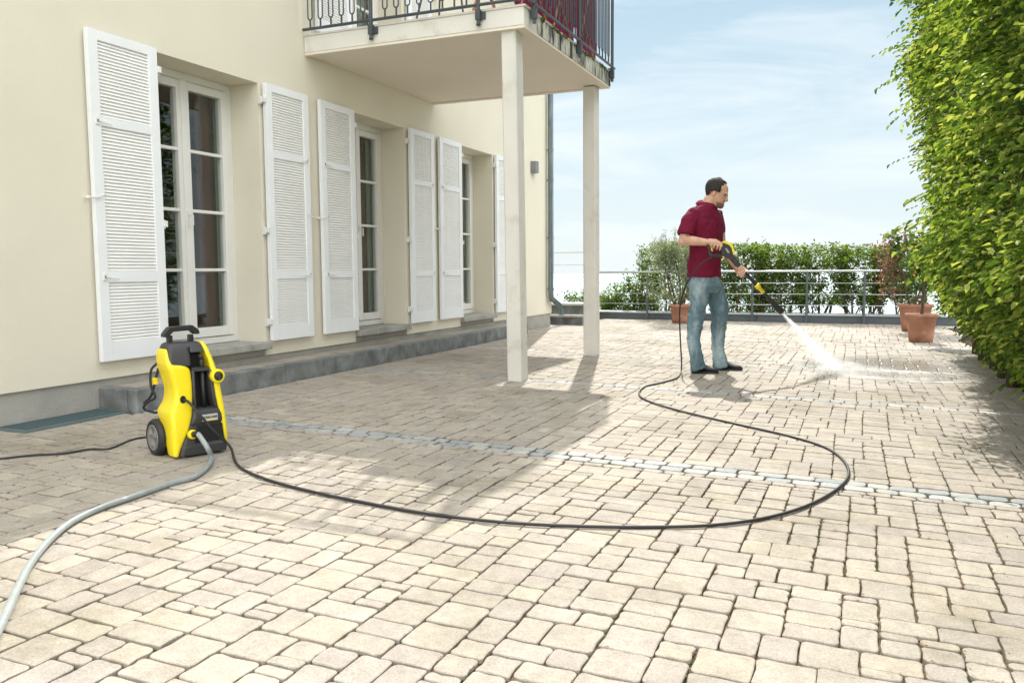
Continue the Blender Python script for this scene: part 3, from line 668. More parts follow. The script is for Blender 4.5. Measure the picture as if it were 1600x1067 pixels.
def shrub(nm, base, h, rx, ry, nst, nleaf, m, label, cat, lean=.5, lsz=(.035, .06), grp=None, low=.3, fill=.45, thin=0.0, droop=.2, wr=.5):
    o = empty(nm, base, label, cat, grp); base = Vector(base); sb = MB(); tips = []; ZMAX[0] = base.z+h*.95; ZMAX[1] = base.x; ZMAX[2] = rx*.95
    for k in range(nst):
        a = 2*PI*k/nst+rnd.uniform(-.3, .3); d = Vector((math.cos(a)*lean*rx/.4, math.sin(a)*lean*.6, 1)).normalized()
        stem(sb, base+Vector((math.cos(a)*.04, math.sin(a)*.04, -.03)), d, h*rnd.uniform(.6, .85), rnd.uniform(.012, .022)*h/1.2, 2, tips, .5, .55)
    sb.build('stems', 'bark', o, smooth=True, fix=False)
    tips = [t for t in tips if abs(t.x-base.x) < rx*1.15 and abs(t.y-base.y) < ry*1.3 and t.z < base.z+h]
    lb = MB(); made = 0
    while made < nleaf:
        if rnd.random() > fill and tips: c = rnd.choice(tips)+rv(.05)
        else:
            u_, v_, w_ = rnd.uniform(-1, 1), rnd.uniform(-1, 1), rnd.random()
            c = base+Vector((u_*rx, v_*ry, h*(low+(1-low)*w_)))
            if (u_**4+v_**4+max(0, (w_-.5)*2)**4) > 1.25: continue
        hz = (c.z-base.z)/h
        if hz < low and rnd.random() < .75: continue
        if noise.noise(c*3.1+Vector((5, 0, 0)))+.25*(hz-.5)*2 < thin-.25+rnd.gauss(0, .06): continue
        d = rv(); d.z = abs(d.z)*.4; d.normalize()
        for q in range(rnd.randint(2, 4)):
            L = rnd.uniform(*lsz); dd = (d+rv(.6)).normalized(); leaf(lb, c+rv(.018), dd, (Vector((0, 0, 1))+rv(.5)).normalized(), L, L*wr, droop); made += 1
    lb.build('foliage', m, o, fix=False); return o
KB = -.62
spec_ = [(1040, .52, 4600, .00, 'leafy trained shrub behind the grey green olive tree'),
         (1152, .48, 9000, -.06, 'dense trained shrub behind the railing just right of the man'),
         (1222, .45, 8000, -.02, 'dense trained shrub above the tip of the spray lance'),
         (1285, .44, 5200, .12, 'thin trained shrub with bare fanned stems and gaps of light'),
         (1345, .42, 5200, .13, 'thin trained shrub with crossing stems left of the red leaved plant'),
         (1405, .42, 6500, .06, 'trained shrub half hidden behind the red leaved potted plant')]
for (pxc, rx, nl, th, lab) in spec_:
    c = onY(pxc, 470, 15.25); top = onY(pxc, 381+rnd.uniform(-3, 4), 15.25).z
    shrub('shrub', (c.x, 15.25, KB), top-KB, rx, .30, 5, nl, 'leaf', lab, 'shrub', grp='shrubs trained in a row behind the terrace railing', low=.34 if th < .05 else .46, thin=th, fill=.62)
for (pxc, pyt, rx, nl, lab) in [(975, 444, .40, 3600, 'small yellow green bush behind the railing right of the far column'), (1008, 425, .26, 2600, 'narrow light green bush touching the left edge of the olive tree'), (938, 462, .4, 2200, 'low leafy bush just left of the small yellow green bush, behind the far column'), (903, 456, .26, 1400, 'small bush seen between the drainpipe and the far column')]:
    c = onY(pxc, 480, 15.5); top = onY(pxc, pyt, 15.5).z
    shrub('bush', (c.x, 15.5, KB), top-KB, rx, .28, 4, nl, 'leaf', lab, 'bush', low=.3, thin=-.05, grp='low bushes beyond the parapet')
def pot(nm, pb, r0, r1, h, label, rim=.03):
    o = empty(nm, pb, label, 'plant pot', 'terracotta pots on the terrace')
    b = MB().lathe([(r0*.2, 0), (r0, 0), (r0+.3*(r1-r0), h*.33), (r1*.97, h-rim*1.6), (r1*1.06, h-rim*1.5), (r1*1.09, h-rim*.3), (r1*1.06, h), (r1*.95, h), (r1*.93, h-.06), (r1*.1, h-.065)], pb, n=36)
    b.build('pot_body', 'terra', o, smooth=True)
    MB().lathe([(r1*.05, h-.05), (r1*.5, h-.043), (r1*.94, h-.05)], pb, n=24, cap=False).build('potting_soil', 'soil', o, smooth=True, fix=False); return o
# olive tree in its pot
pb = gnd(1064, 504.5); k_ = 1288/(Vector((pb.x, pb.y, CAM_H))-CAMP).dot(FWD)
pot('terracotta_pot', pb, 13.5/k_, 17/k_, 29/k_, 'pale terracotta pot behind the man, holding the olive tree')
oz = pb.z+28/k_
shrub('olive_tree', (pb.x-.06, pb.y, oz-.04), (475-378)/k_+.06, .50, .40, 5, 9500, 'olive', 'bushy grey green olive tree in the pot behind the man', 'olive tree', lean=.25, lsz=(.03, .05), low=.12, thin=-.5, fill=.42, wr=.28)
o = bpy.data.objects['olive_tree']
b = MB(); sb = MB()
for k in range(9):
    t_ = onY(1035+rnd.uniform(-14, 30), 352+rnd.uniform(0, 26), pb.y); p0 = Vector((t_.x+rnd.uniform(-.05, .1), pb.y, oz+.65)); pts = [p0.lerp(t_, i/6)+rv(.01) for i in range(7)]
    sb.tube(pts, [.006-.0007*i for i in range(7)], 4, False)
    for i in range(60):
        q = p0.lerp(t_, rnd.random()); L = rnd.uniform(.03, .05); d = rv().normalized(); leaf(b, q+d*.02, d, rv().normalized(), L, L*.28)
b.build('upper_foliage', 'olive', o, fix=False); sb.build('upper_stems', 'bark', o, fix=False)
# two pots at the right
pa = gnd(1438.5, 534); ka = 1288/(pa-CAMP).dot(FWD)
pot('terracotta_pot', pa, 17/ka, 22/ka, 44/ka, 'plain tapered terracotta pot at the front, holding the lemon tree')
pc = gnd(1429, 517); kc = 1288/(pc-CAMP).dot(FWD)
pot('terracotta_pot', pc, 18.5/kc, 24/kc, 42/kc, 'wide rimmed terracotta pot at the back, holding the red leaved plant')
lt_ = empty('lemon_tree', (pa.x, pa.y, pa.z+.3), 'small lemon tree with thin bare trunk and yellow fruit in the front pot', 'lemon tree')
z0 = pa.z+40/ka; tp_ = pa+Vector((.0, 0, 108/ka))
MB().tube(spline([(pa.x, pa.y, z0-.02), (pa.x+.012, pa.y, z0+.25), (pa.x+.0, pa.y, tp_.z)], 5), [.022-.0008*i for i in range(11)], 8).build('trunk', 'bark', lt_, smooth=True)
b = MB(); sb = MB(); cc = onY(1446, 402, pa.y)
for k in range(14):
    t_ = cc+Vector((rnd.gauss(0, .15), rnd.gauss(0, .14), rnd.gauss(0, .12))); MB().tube([tp_-Vector((0, 0, .06)), tp_.lerp(t_, .5)+rv(.02), t_], [.009, .006, .003], 5, False).build('branch', 'bark', lt_, fix=False)
    for i in range(75):
        d = rv().normalized(); L = rnd.uniform(.05, .085); leaf(b, tp_.lerp(t_, rnd.uniform(.35, 1.1))+rv(.045), d, (Vector((0, 0, 1))+rv(.5)).normalized(), L, L*.45)
b.build('foliage', 'lemonleaf', lt_, fix=False)
for (u_, v_) in ((1430, 427), (1458.5, 428)):
    q = onY(u_, v_, pa.y-.06); MB().ball(q, 4.3/ka, 4.3/ka, 5.2/ka, 12, 8).build('lemon', 'lemon', lt_, smooth=True)
rt = shrub('red_leaved_plant', (pc.x-.02, pc.y, pc.z+38/kc), 112/kc, .42, .34, 4, 1500, 'lemonleaf', 'potted shrub with dark green and dusky red leaves in the back pot', 'potted shrub', lean=.4, lsz=(.05, .09), low=.22, thin=-.1, fill=.5)
b = MB()
for k in range(700):
    u_, v_ = rnd.gauss(1392, 11), rnd.gauss(424, 17)
    if rnd.random() < .35: u_, v_ = rnd.gauss(1408, 20), rnd.gauss(385, 12)
    q = onY(u_, v_, pc.y+rnd.gauss(0, .12)); d = rv(); d.z -= .5; d.normalize(); L = rnd.uniform(.04, .08); leaf(b, q, d, rv().normalized(), L, L*.4)
b.build('red_foliage', 'redleaf', rt, fix=False)

#=====================================================================  BALCONY THINGS
def deckchair(x, y, L, lab, W=.42):
    o = empty('deck_chair', (x, y, BZ1), lab, 'deck chair', 'deck chairs on the balcony'); z = BZ1+.004
    for dx_ in (0, W):
        MB().tube([(x-dx_, y, z), (x-dx_, y+L*.85, z+.98)], .016, 6).tube([(x-dx_, y+L, z), (x-dx_, y+.08, z+.52)], .016, 6).build('side_frame', 'wood', o)
    for (yy, zz) in ((.83, .95), (.1, .5), (.5, .02)): MB().tube([(x-W, y+L*yy, z+zz), (x, y+L*yy, z+zz)], .014, 6).build('crossbar', 'wood', o)
    b = MB(); N = 14; P = []
    for i in range(N+1):
        t = i/N; P.append((y+L*(.1+.73*t), z+.5+.45*t-.42*math.sin(PI*min(1, t*1.02))*(.8 if t < .5 else .62)))
    vs = []
    for (yy, zz) in P: vs += [(x-W+.01, yy, zz), (x-.01, yy, zz)]
    b.add(vs, [(2*i, 2*i+1, 2*i+3, 2*i+2) for i in range(N)]); s_ = b.build('fabric_seat', 'burgundy', o, smooth=True, fix=False)
    so_ = s_.modifiers.new('thick', 'SOLIDIFY'); so_.thickness = .006
    MB().box(x-.004, x+.004, y+.02, y+L*.96, z+.04, z+.84).build('side_cloth', 'burgundy', o); return o
deckchair(-2.58, 6.32, .72, 'burgundy fabric deck chair at the front corner of the balcony')
deckchair(-2.60, 7.12, .66, 'burgundy fabric deck chair in the middle of the balcony side')
deckchair(-2.60, 7.84, .66, 'burgundy fabric deck chair at the far end of the balcony')
ch = empty('wire_chair', (-3.35, 6.55, BZ1), 'black wire patio chair standing behind the front balcony railing', 'wire chair'); cz_ = BZ1+.01; cc = Vector((-3.30, 6.52, cz_))
b = MB(); b.tube([cc+Vector((.24*math.cos(a*PI/12), .22*math.sin(a*PI/12), .40)) for a in range(25)], .011, 6)
for i in range(-4, 5):
    w_ = math.sqrt(max(0, 1-(i/5)**2)); b.tube([cc+Vector((.24*i/5, -.22*w_, .40)), cc+Vector((.24*i/5, .22*w_, .40))], .005, 4)
b.build('seat', 'iron', ch)
b = MB(); b.tube([cc+Vector((-.24, -.06, .4)), cc+Vector((-.32, -.18, .75)), cc+Vector((-.34, 0, .88)), cc+Vector((-.32, .18, .75)), cc+Vector((-.24, .06, .4))], .010, 6)
for i in range(-2, 3): b.tube([cc+Vector((-.24, .03*i, .4)), cc+Vector((-.33, .05*i, .82))], .005, 4)
b.build('backrest', 'iron', ch)
for (a, c) in ((-.17, -.15), (.17, -.15), (.17, .15), (-.17, .15)): MB().tube([cc+Vector((a, c, .40)), cc+Vector((a*1.1, c*1.1, .2)), cc+Vector((a*1.35, c*1.35, 0))], .009, 6).build('leg', 'iron', ch)
bp_ = Vector((-2.86, 8.05, BZ1+.01))
shrub('balcony_plant', (-2.98, 8.2, BZ1+.30), .95, .22, .3, 4, 1500, 'leaf', 'leafy green plant rising above the deck chairs on the balcony', 'plant', lsz=(.05, .08), low=.3, thin=-.2)
pot('balcony_pot', Vector((-2.98, 8.2, BZ1+.003)), .11, .15, .32, 'terracotta pot on the balcony behind the deck chairs')
b_ = bpy.data.objects['balcony_pot']; del b_['group']

#=====================================================================  PRESSURE WASHER
FL = gnd(272, 719); FL.z = 0; A_ = R(-22); wn = Vector((math.cos(A_), math.sin(A_), 0)); wu = Vector((-wn.y, wn.x, 0))
WO = FL+wu*.14-wn*.13; WO.z = gz(WO.x, WO.y)
def W(u, v, z): return WO+wu*u+wn*v+Vector((0, 0, z*.97))
wash = empty('pressure_washer', WO, 'yellow and black upright pressure washer on wheels standing on the paving by the step', 'pressure washer')
def rows(tab, r=.018, n=5):
    rings = []
    for (z, u0, u1, v0, v1) in tab:
        rr = min(r, (u1-u0)*.48, (v1-v0)*.48); ring = []
        for (cu, cv, a0) in ((u0+rr, v0+rr, PI), (u1-rr, v0+rr, 1.5*PI), (u1-rr, v1-rr, 0), (u0+rr, v1-rr, .5*PI)):
            for k in range(n): a = a0+.5*PI*k/(n-1); ring.append(W(cu+rr*math.cos(a), cv+rr*math.sin(a), z))
        rings.append(ring)
    return rings
def sm(tab, n=4):
    """smooth interpolation between rows"""
    o = []; T = [tab[0]]+list(tab)+[tab[-1]]
    for i in range(1, len(T)-2):
        for k in range(n):
            t = k/n; o.append(tuple(.5*((2*T[i][j])+(T[i+1][j]-T[i-1][j])*t+(2*T[i-1][j]-5*T[i][j]+4*T[i+1][j]-T[i+2][j])*t*t+(3*T[i][j]-T[i-1][j]-3*T[i+1][j]+T[i+2][j])*t**3) for j in range(5)))
    o.append(tab[-1]); return o
lp = [(.012, -.135, -.112, .05, .128), (.03, -.138, -.105, .04, .130), (.08, -.140, -.082, .02, .130), (.15, -.140, -.050, -.005, .128), (.205, -.142, -.032, -.05, .122), (.24, -.138, -.026, -.065, .117),
      (.285, -.118, -.021, -.05, .112), (.35, -.112, -.018, -.04, .108), (.42, -.125, -.020, -.045, .104), (.455, -.134, -.028, -.05, .101), (.472, -.137, -.055, -.05, .097), (.485, -.139, -.095, -.05, .09), (.53, -.138, -.112, -.045, .07), (.558, -.132, -.117, -.03, .05)]
MB().loft(rows(sm(lp), .022)).build('side_panel', 'yellow', wash, smooth=True)
rp_ = [(.035, .130, .148, .03, .120), (.10, .122, .147, .0, .125), (.20, .112, .141, -.03, .122), (.30, .098, .130, -.04, .116), (.40, .088, .118, -.04, .108), (.48, .075, .102, -.04, .095), (.55, .060, .086, -.03, .07), (.585, .052, .074, -.02, .05)]
MB().loft(rows(sm(rp_), .012)).build('side_panel', 'yellow', wash, smooth=True)
core = [(.02, -.125, .135, -.10, .06), (.1, -.125, .13, -.11, .05), (.2, -.12, .12, -.10, .035), (.3, -.10, .105, -.07, .03), (.4, -.105, .095, -.07, .025), (.5, -.12, .075, -.07, .02), (.55, -.12, .06, -.06, .01)]
MB().loft(rows(sm(core), .02)).build('body', 'deep', wash, smooth=True)
tc_ = [(.468, -.128, -.015, -.06, .094), (.475, -.130, -.014, -.06, .094), (.52, -.128, -.012, -.06, .084), (.558, -.120, -.010, -.055, .068), (.580, -.112, .052, -.05, .052), (.588, -.10, .046, -.04, .040)]
MB().loft(rows(tc_, .02)).build('top_cover', 'dark', wash, smooth=False, bevel=.003)
MB().loft([[W(-.06+.034*math.cos(2*PI*k/20), .005+.026*math.sin(2*PI*k/20), z) for k in range(20)] for z in (.575, .5895)]).build('detergent_cup', 'black', wash)
MB().loft(rows([(.535, -.012, .062, -.05, .080), (.578, -.010, .055, -.05, .056)], .01)).build('top_bridge', 'dark', wash, bevel=.003)
MB().loft(rows([(.435, -.012, .080, -.04, .086), (.455, -.012, .078, -.04, .086)], .006)).build('hose_shelf', 'dark', wash)
MB().loft(rows([(.20, -.016, .0, -.02, .106), (.30, -.018, -.004, -.02, .102), (.44, -.018, -.004, -.02, .098)], .005)).loft(rows([(.20, .092, .112, -.02, .110), (.30, .082, .10, -.02, .104), (.44, .072, .089, -.02, .096)], .005)).build('inner_frame', 'dark', wash, smooth=True)
MB().tube([W(.045, .07, .435), W(.040, .085, .50)], .013, 10).tube([W(.04, .085, .50), W(.025, .10, .52)], .011, 10).tube([W(.05, .07, .22), W(.047, .07, .43)], .011, 10).build('stored_lance', 'black', wash, smooth=True)
fcv = [(.006, -.105, .132, -.06, .118), (.012, -.110, .136, -.06, .140), (.055, -.100, .138, -.06, .146), (.066, -.094, .137, -.06, .128), (.10, -.08, .132, -.05, .122), (.16, -.052, .126, -.05, .118), (.175, -.046, .124, -.05, .130), (.205, -.036, .120, -.04, .131), (.235, -.028, .112, -.03, .119), (.242, -.026, .108, -.03, .10)]
MB().loft(rows(fcv, .02)).build('front_cover', 'dark', wash, bevel=.003)
MB().loft([[W(u_, v_, z) for (u_, v_) in ((a, .118), (c, .118), (c, vv), (a, vv))] for (z, a, c, vv) in ((.07, -.03, .122, .1305), (.155, -.01, .118, .1245))]).build('recess_panel', 'deep', wash)
# badge with its lettering
bc = W(.05, .1335, .194); MB().obox(bc, wu, wn, Vector((0, 0, 1)), .040, .003, .017).build('badge', 'badge', wash, bevel=.0015)
def letters(txt, c, ax, up, size, m, parent, name='lettering', ext=.0006):
    cu = bpy.data.curves.new(name, 'FONT'); cu.body = txt; cu.size = size; cu.align_x = 'CENTER'; cu.align_y = 'CENTER'; cu.extrude = ext; cu.offset = size*.02
    to = bpy.data.objects.new(name, cu); COL.objects.link(to); bpy.context.view_layer.update()
    me = bpy.data.meshes.new_from_object(to.evaluated_get(bpy.context.evaluated_depsgraph_get())); bpy.data.objects.remove(to); bpy.data.curves.remove(cu)
    nz_ = ax.cross(up).normalized(); q = MB()
    return q.add([Vector(c)+ax*v.co.x+up*v.co.y+nz_*v.co.z for v in me.vertices], [tuple(p.vertices) for p in me.polygons]).build(name, m, parent, fix=False)
letters('KÄRCHER', W(.05, .1372, .196), wu, Vector((0, 0, 1)), .0165, 'print', wash)
MB().obox(W(.05, .1370, .1835), wu, wn, Vector((0, 0, 1)), .028, .0006, .0022).build('badge_stripe', 'yellow', wash)
# knob
kc_ = W(.106, .108, .405)
MB().lathe([(.012, -.03), (.034, -.02), (.036, 0), (.036, .016), (.030, .022), (.024, .022), (.022, .012), (.002, .012)], kc_, wn, 28).build('control_ring', 'yellow', wash, smooth=True)
kb = MB().lathe([(.021, .010), (.021, .026), (.018, .030), (.001, .030)], kc_, wn, 24).build('control_knob', 'black', wash, smooth=True)
MB().obox(kc_+wn*.031, wu, wn, Vector((0, 0, 1)), .0035, .004, .017).build('knob_pointer', 'dark', kb, bevel=.001)
# handle
for u_ in (-.080, .028): MB().obox(W(u_, -.01, .592), wu, wn, Vector((0, 0, 1)), .012, .014, .030).build('handle_upright', 'black', wash, bevel=.003)
hp = [(-.118, .598), (-.114, .616), (-.086, .648), (.034, .652), (.066, .628), (.072, .606), (.044, .604), (.022, .626), (-.066, .623), (-.090, .598)]
MB().prism([(a, c) for a, c in hp], WO, wu, Vector((0, 0, 1)), wn, -.03, .012).build('handle', 'black', wash, bevel=.005)
# wheels
for (u_, sgn) in ((-.150, -1), (.150, 1)):
    c = W(u_, -.045, .094); ax = wu*sgn
    wl = MB().lathe([(.03, -.022), (.080, -.022), (.090, -.016), (.0945, -.006), (.0945, .008), (.088, .018), (.080, .022), (.068, .020), (.066, .010), (.01, .008)], c, ax, 40).build('wheel', 'rubber', wash, smooth=True)
    MB().lathe([(.066, .010), (.0665, .021), (.060, .024), (.056, .018), (.003, .016)], c, ax, 40).build('rim', 'rim', wl, smooth=True)
    for k in range(3):
        a = 2*PI*k/3+.5; d = wn*math.cos(a)+Vector((0, 0, 1))*math.sin(a); e_ = ax.cross(d)
        MB().add([c+ax*.017+d*.012+e_*.012, c+ax*.017+d*.054+e_*.03, c+ax*.030+d*.030, c+ax*.017+d*.054-e_*.03, c+ax*.017+d*.012-e_*.012], [(0, 1, 2), (1, 3, 2), (3, 4, 2), (4, 0, 2)]).build('rim_spoke', 'rim', wl, fix=False)
MB().tube([W(-.14, -.045, .094), W(.14, -.045, .094)], .008, 8).build('axle', 'black', wash)
# inlet
ic = W(-.045, .135, .118); idr = (wn*.92+wu*.2+Vector((0, 0, .15))).normalized()
MB().lathe([(.014, -.015), (.023, -.012), (.024, .006), (.019, .010), (.013, .010)], ic, idr, 22).build('inlet_collar', 'yellow', wash, smooth=True)
MB().lathe([(.015, .006), (.016, .030), (.013, .034), (.013, .050), (.010, .052)], ic, idr, 18).build('inlet_coupling', 'black', wash, smooth=True)
MB().loft([[W(-.075+.015*math.cos(2*PI*k/16), v_, .300+.020*math.sin(2*PI*k/16)) for k in range(16)] for v_ in (.10, .1135)]).build('hose_outlet', 'deep', wash)
# stored mains lead at the back left, with its yellow clip
MB().tube(spline([W(-.125, -.06, .48), W(-.148, -.085, .44), W(-.150, -.09, .36), W(-.135, -.08, .30), W(-.15, -.12, .275), W(-.165, -.155, .245), W(-.155, -.16, .225), W(-.135, -.10, .215), W(-.13, -.07, .22)], 6), .0065, 8).tube(spline([W(-.12, -.065, .45), W(-.135, -.085, .36), W(-.142, -.12, .30), W(-.16, -.165, .26)], 6), .0065, 8).build('stored_cable', 'rubber', wash, smooth=True)
MB().obox(W(-.135, -.075, .385), wu, wn, Vector((0, 0, 1)), .010, .012, .017).build('cable_clip', 'yellow', wash, bevel=.002)

#=====================================================================  HOSES
def lay(pxs, r): return [gnd(x, y, r) for x, y in pxs]
gp = [W(-.045, .135, .118)+idr*.045, W(-.036, .215, .108), W(-.026, .258, .062)]+lay([(330, 715), (323, 730), (303, 745), (270, 754), (215, 773), (160, 792), (112, 815), (76, 845), (48, 880), (28, 918), (8, 962), (-30, 1040)], .0125)
gh_ = MB().tube(spline(gp, 8), .0125, 12).build('garden_hose', 'greyhose', None, smooth=True); tag(gh_, 'thick grey garden hose running from the washer to the lower left corner', 'garden hose')
cb_ = [(-60, 722), (0, 716.5), (50, 711), (100, 708), (140, 701.5), (170, 701), (200, 689), (222, 683.5), (245, 684)]
pc2 = lay(cb_, .005); tag(MB().tube(spline(pc2+[W(-.10, -.10, .03)], 8), .0055, 8).build('power_cable', 'rubber', None, smooth=True), 'thin black power cable lying on the paving left of the washer', 'cable')

#=====================================================================  MAN
FO = gnd(1110, 581); tcam = Vector((-FO.x, -FO.y, 0)).normalized(); AR = Vector((-tcam.y, tcam.x, 0)); UZ = Vector((0, 0, 1))
if AR.dot(RGT) < 0: AR = -AR
def PL(x, y, b_=0):
    d = ray(x, y); q = FO+tcam*b_; t = (q-CAMP).dot(tcam)/d.dot(tcam); return CAMP+d*t
man = empty('person', FO, 'man in a maroon polo shirt and light blue jeans aiming the spray lance', 'person')
def ellr(c, ax, ay, ra, rb, n=24, e=1.0):
    o = []
    for k in range(n):
        a = 2*PI*k/n; ca, sa = math.cos(a), math.sin(a); o.append(c+ax*(ra*abs(ca)**e*(1 if ca >= 0 else -1))+ay*(rb*abs(sa)**e*(1 if sa >= 0 else -1)))
    return o
def fs_(psi):
    p = R(psi); return AR*math.cos(p)+tcam*math.sin(p), -AR*math.sin(p)+tcam*math.cos(p)
def vox(o, v, sm_=4, disp=None):
    r_ = o.modifiers.new('remesh', 'REMESH'); r_.mode = 'VOXEL'; r_.voxel_size = v; r_.use_smooth_shade = True
    if sm_: s_ = o.modifiers.new('smooth', 'SMOOTH'); s_.iterations = sm_; s_.factor = .5
    if disp:
        for (sz, st_) in disp:
            t = bpy.data.textures.new('folds', 'CLOUDS'); t.noise_scale = sz; t.noise_depth = 2
            d_ = o.modifiers.new('folds', 'DISPLACE'); d_.texture = t; d_.strength = st_; d_.mid_level = .5; d_.texture_coords = 'LOCAL'
# --- head frame
pit = R(17); hf0, hs = fs_(4); HF = (hf0*math.cos(pit)-UZ*math.sin(pit)); HU = (UZ*math.cos(pit)+hf0*math.sin(pit))
HS = 1.04; ear0 = PL(1119, 303, 0.0); 
def HD(f, s, h): return ear0+HF*(f*HS)+hs*(s*HS)+HU*((h-.112)*HS)
prof = [(0.0, .078, .015, .022), (.012, .088, -.005, .036), (.03, .091, -.03, .047), (.05, .088, -.05, .056), (.07, .087, -.062, .062), (.095, .086, -.075, .067), (.115, .085, -.086, .071), (.14, .094, -.095, .074), (.165, .093, -.099, .075), (.19, .084, -.095, .071), (.21, .065, -.082, .062), (.226, .038, -.06, .046), (.236, .01, -.035, .024)]
body = MB()
body.loft([ellr(HD((a+c)/2, 0, h), HF, hs, (a-c)/2*HS, w_*HS, 28, .92) for h, a, c, w_ in prof])
body.loft([ellr(HD(f_, 0, h_), hs, HU, ws_*HS, hh_*HS, 10) for f_, h_, ws_, hh_ in ((.078, .088, .012, .020), (.098, .082, .014, .016), (.112, .078, .011, .010), (.118, .077, .005, .005))])       # nose
body.loft([ellr(HD(f_, 0, h_), HF, hs, .012*HS, w_*HS, 10) for f_, h_, w_ in ((.092, .130, .008), (.096, .10, .009), (.106, .082, .010))])
body.ball(HD(.084, 0, .052), .012, .024, .007, ax=(HF, hs, HU)); body.ball(HD(.086, 0, .040), .010, .020, .006, ax=(HF, hs, HU)); body.ball(HD(.078, 0, .012), .016, .022, .014, ax=(HF, hs, HU))
for s_ in (1, -1):
    body.ball(HD(-.012, .074*s_, .108), .017, .008, .030, ax=(HF*.95+HU*.2, hs+HF*-.3*s_, HU)); body.ball(HD(.083, .036*s_, .135), .012, .024, .008, ax=(HF, hs, HU))
# neck, shoulders, inner trunk
nb = PL(1102, 330, 0); body.tube([HD(-.02, 0, .07), PL(1110, 313, 0), nb, PL(1101, 345, 0)], [.060*HS, .062, .070, .09], 18)
f38, s38 = fs_(38)
tor_in = [(432, 1100, .155, .12, 22), (405, 1102, .15, .115, 28), (375, 1103, .16, .11, 34), (350, 1102, .175, .108, 38), (337, 1102, .14, .08, 38), (328, 1102.5, .085, .066, 38)]
body.loft([ellr(PL(x_, y_, 0), *reversed(fs_(ps)), rs, rf) for y_, x_, rs, rf, ps in tor_in])
shR, elR, wrR = PL(1081, 337, .13), PL(1068.5, 375, .20), PL(1106, 379, .30)
body.tube([PL(1092, 335, .06), shR, PL(1073.5, 358, .175), elR+Vector((0, 0, .008)), elR.lerp(wrR, .12), elR.lerp(wrR, .35), elR.lerp(wrR, .7), wrR], [.045, .048, .050, .046, .044, .044, .036, .029], 16)
body.ball(elR-AR*.008-UZ*.012, .044)
shL, elL, wrL = PL(1121, 337, -.13), PL(1127, 383, -.10), PL(1149, 416, .20)
body.tube([PL(1112, 335, -.06), shL, PL(1125, 360, -.14), elL, elL.lerp(wrL, .3), elL.lerp(wrL, .7), wrL], [.045, .048, .046, .043, .042, .034, .027], 16)
# lance line in space
GB = .30
LA, LB = PL(1150, 411, GB), PL(1222, 488.5, .22); lax = (LB-LA).normalized()
def wrap(axis_p, ax, rr, th0, th1, r0, r1, nseg=7, ref=None, skew=0.0):
    e1 = (ref-ax*ref.dot(ax)).normalized(); e2 = ax.cross(e1); pts = []; rs = []
    for i in range(nseg+1):
        t = i/nseg; a = th0+(th1-th0)*t; pts.append(axis_p+ax*(skew*t)+(e1*math.cos(a)+e2*math.sin(a))*rr); rs.append(r0+(r1-r0)*t)
    return pts, rs
# left hand under the lance: palm behind and below, fingers come up on the near side
hc = LA+lax*.075; ref = tcam; e2_ = lax.cross(tcam); sgn = 1 if e2_.z < 0 else -1       # angle 0 = towards camera, +-90 = below
pal = [wrL, wrL.lerp(hc-UZ*.035-AR*.01, .5), hc-UZ*.034-AR*.012, hc+lax*.03-UZ*.038-AR*.005]
body.tube(pal, [.027, .030, .032, .026], 14)
for i, (ds, Lf) in enumerate(((-.030, 1.0), (-.009, 1.1), (.012, 1.05), (.032, .88))):
    p_, r_ = wrap(LA+lax*(.075+ds), lax, .0275, sgn*R(112), sgn*R(112-150*Lf), .0100, .0082, ref=ref, skew=.004); body.tube(p_, r_, 10); body.ball(p_[-1], .0082); body.ball(p_[3], .0105)
p_, r_ = wrap(LA+lax*.055, lax, .0275, sgn*R(150), sgn*R(262), .0125, .0095, ref=ref, skew=.05); body.tube(p_, r_, 10); body.ball(p_[-1], .0095)
# right hand on the grip
G0, G1 = PL(1109.5, 381, GB), PL(1128, 387, GB); gax = (G1-G0).normalized(); e2g = gax.cross(tcam); sg = 1 if e2g.z > 0 else -1   # +90*sg = up
gm = G0.lerp(G1, .5)
body.tube([wrR, wrR.lerp(G0+UZ*.02, .6)+tcam*.004, G0.lerp(G1, .45)+UZ*.026+tcam*.006, G0.lerp(G1, .95)+UZ*.020+tcam*.006], [.029, .031, .031, .022], 14)
for i, (t_, Lf) in enumerate(((.92, .95), (.66, 1.1), (.40, 1.08), (.16, .92))):
    p_, r_ = wrap(G0.lerp(G1, t_), gax, .0275, sg*R(75), sg*R(75-165*Lf), .0108, .0088, ref=tcam, skew=-.002); body.tube(p_, r_, 10); body.ball(p_[-1], .0088); body.ball(p_[2], .0112)
p_, r_ = wrap(G0.lerp(G1, .35), gax, .026, sg*R(110), sg*R(215), .0125, .0098, ref=tcam, skew=.05); body.tube(p_, r_, 10); body.ball(p_[-1], .0098)
# legs inside the jeans, ankles
nearL = [(446, 1091, .088, .10), (470, 1092.5, .086, .105), (490, 1089, .078, .11), (505, 1085.5, .072, .115), (530, 1083.8, .062, .12), (550, 1086.5, .056, .13), (562, 1089, .062, .13), (577, 1092, .070, .13)]
farL = [(446, 1114, .088, -.08), (470, 1121.5, .087, -.10), (488, 1125, .082, -.12), (504, 1123, .070, -.14), (530, 1121.5, .060, -.16), (550, 1122.5, .058, -.17), (558, 1124, .062, -.175), (573, 1126, .070, -.18)]
for LG in (nearL, farL): body.tube([PL(x_, y_, b_) for y_, x_, r_, b_ in LG], [r_*(.8 if y_ < 540 else .5) for y_, x_, r_, b_ in LG], 12)
body.loft([ellr(PL(1100, y_, 0), *reversed(fs_(20)), .15, .12) for y_ in (428, 440, 452)])
bo = body.build('body', 'skin', man, smooth=True); vox(bo, .0042, 3)
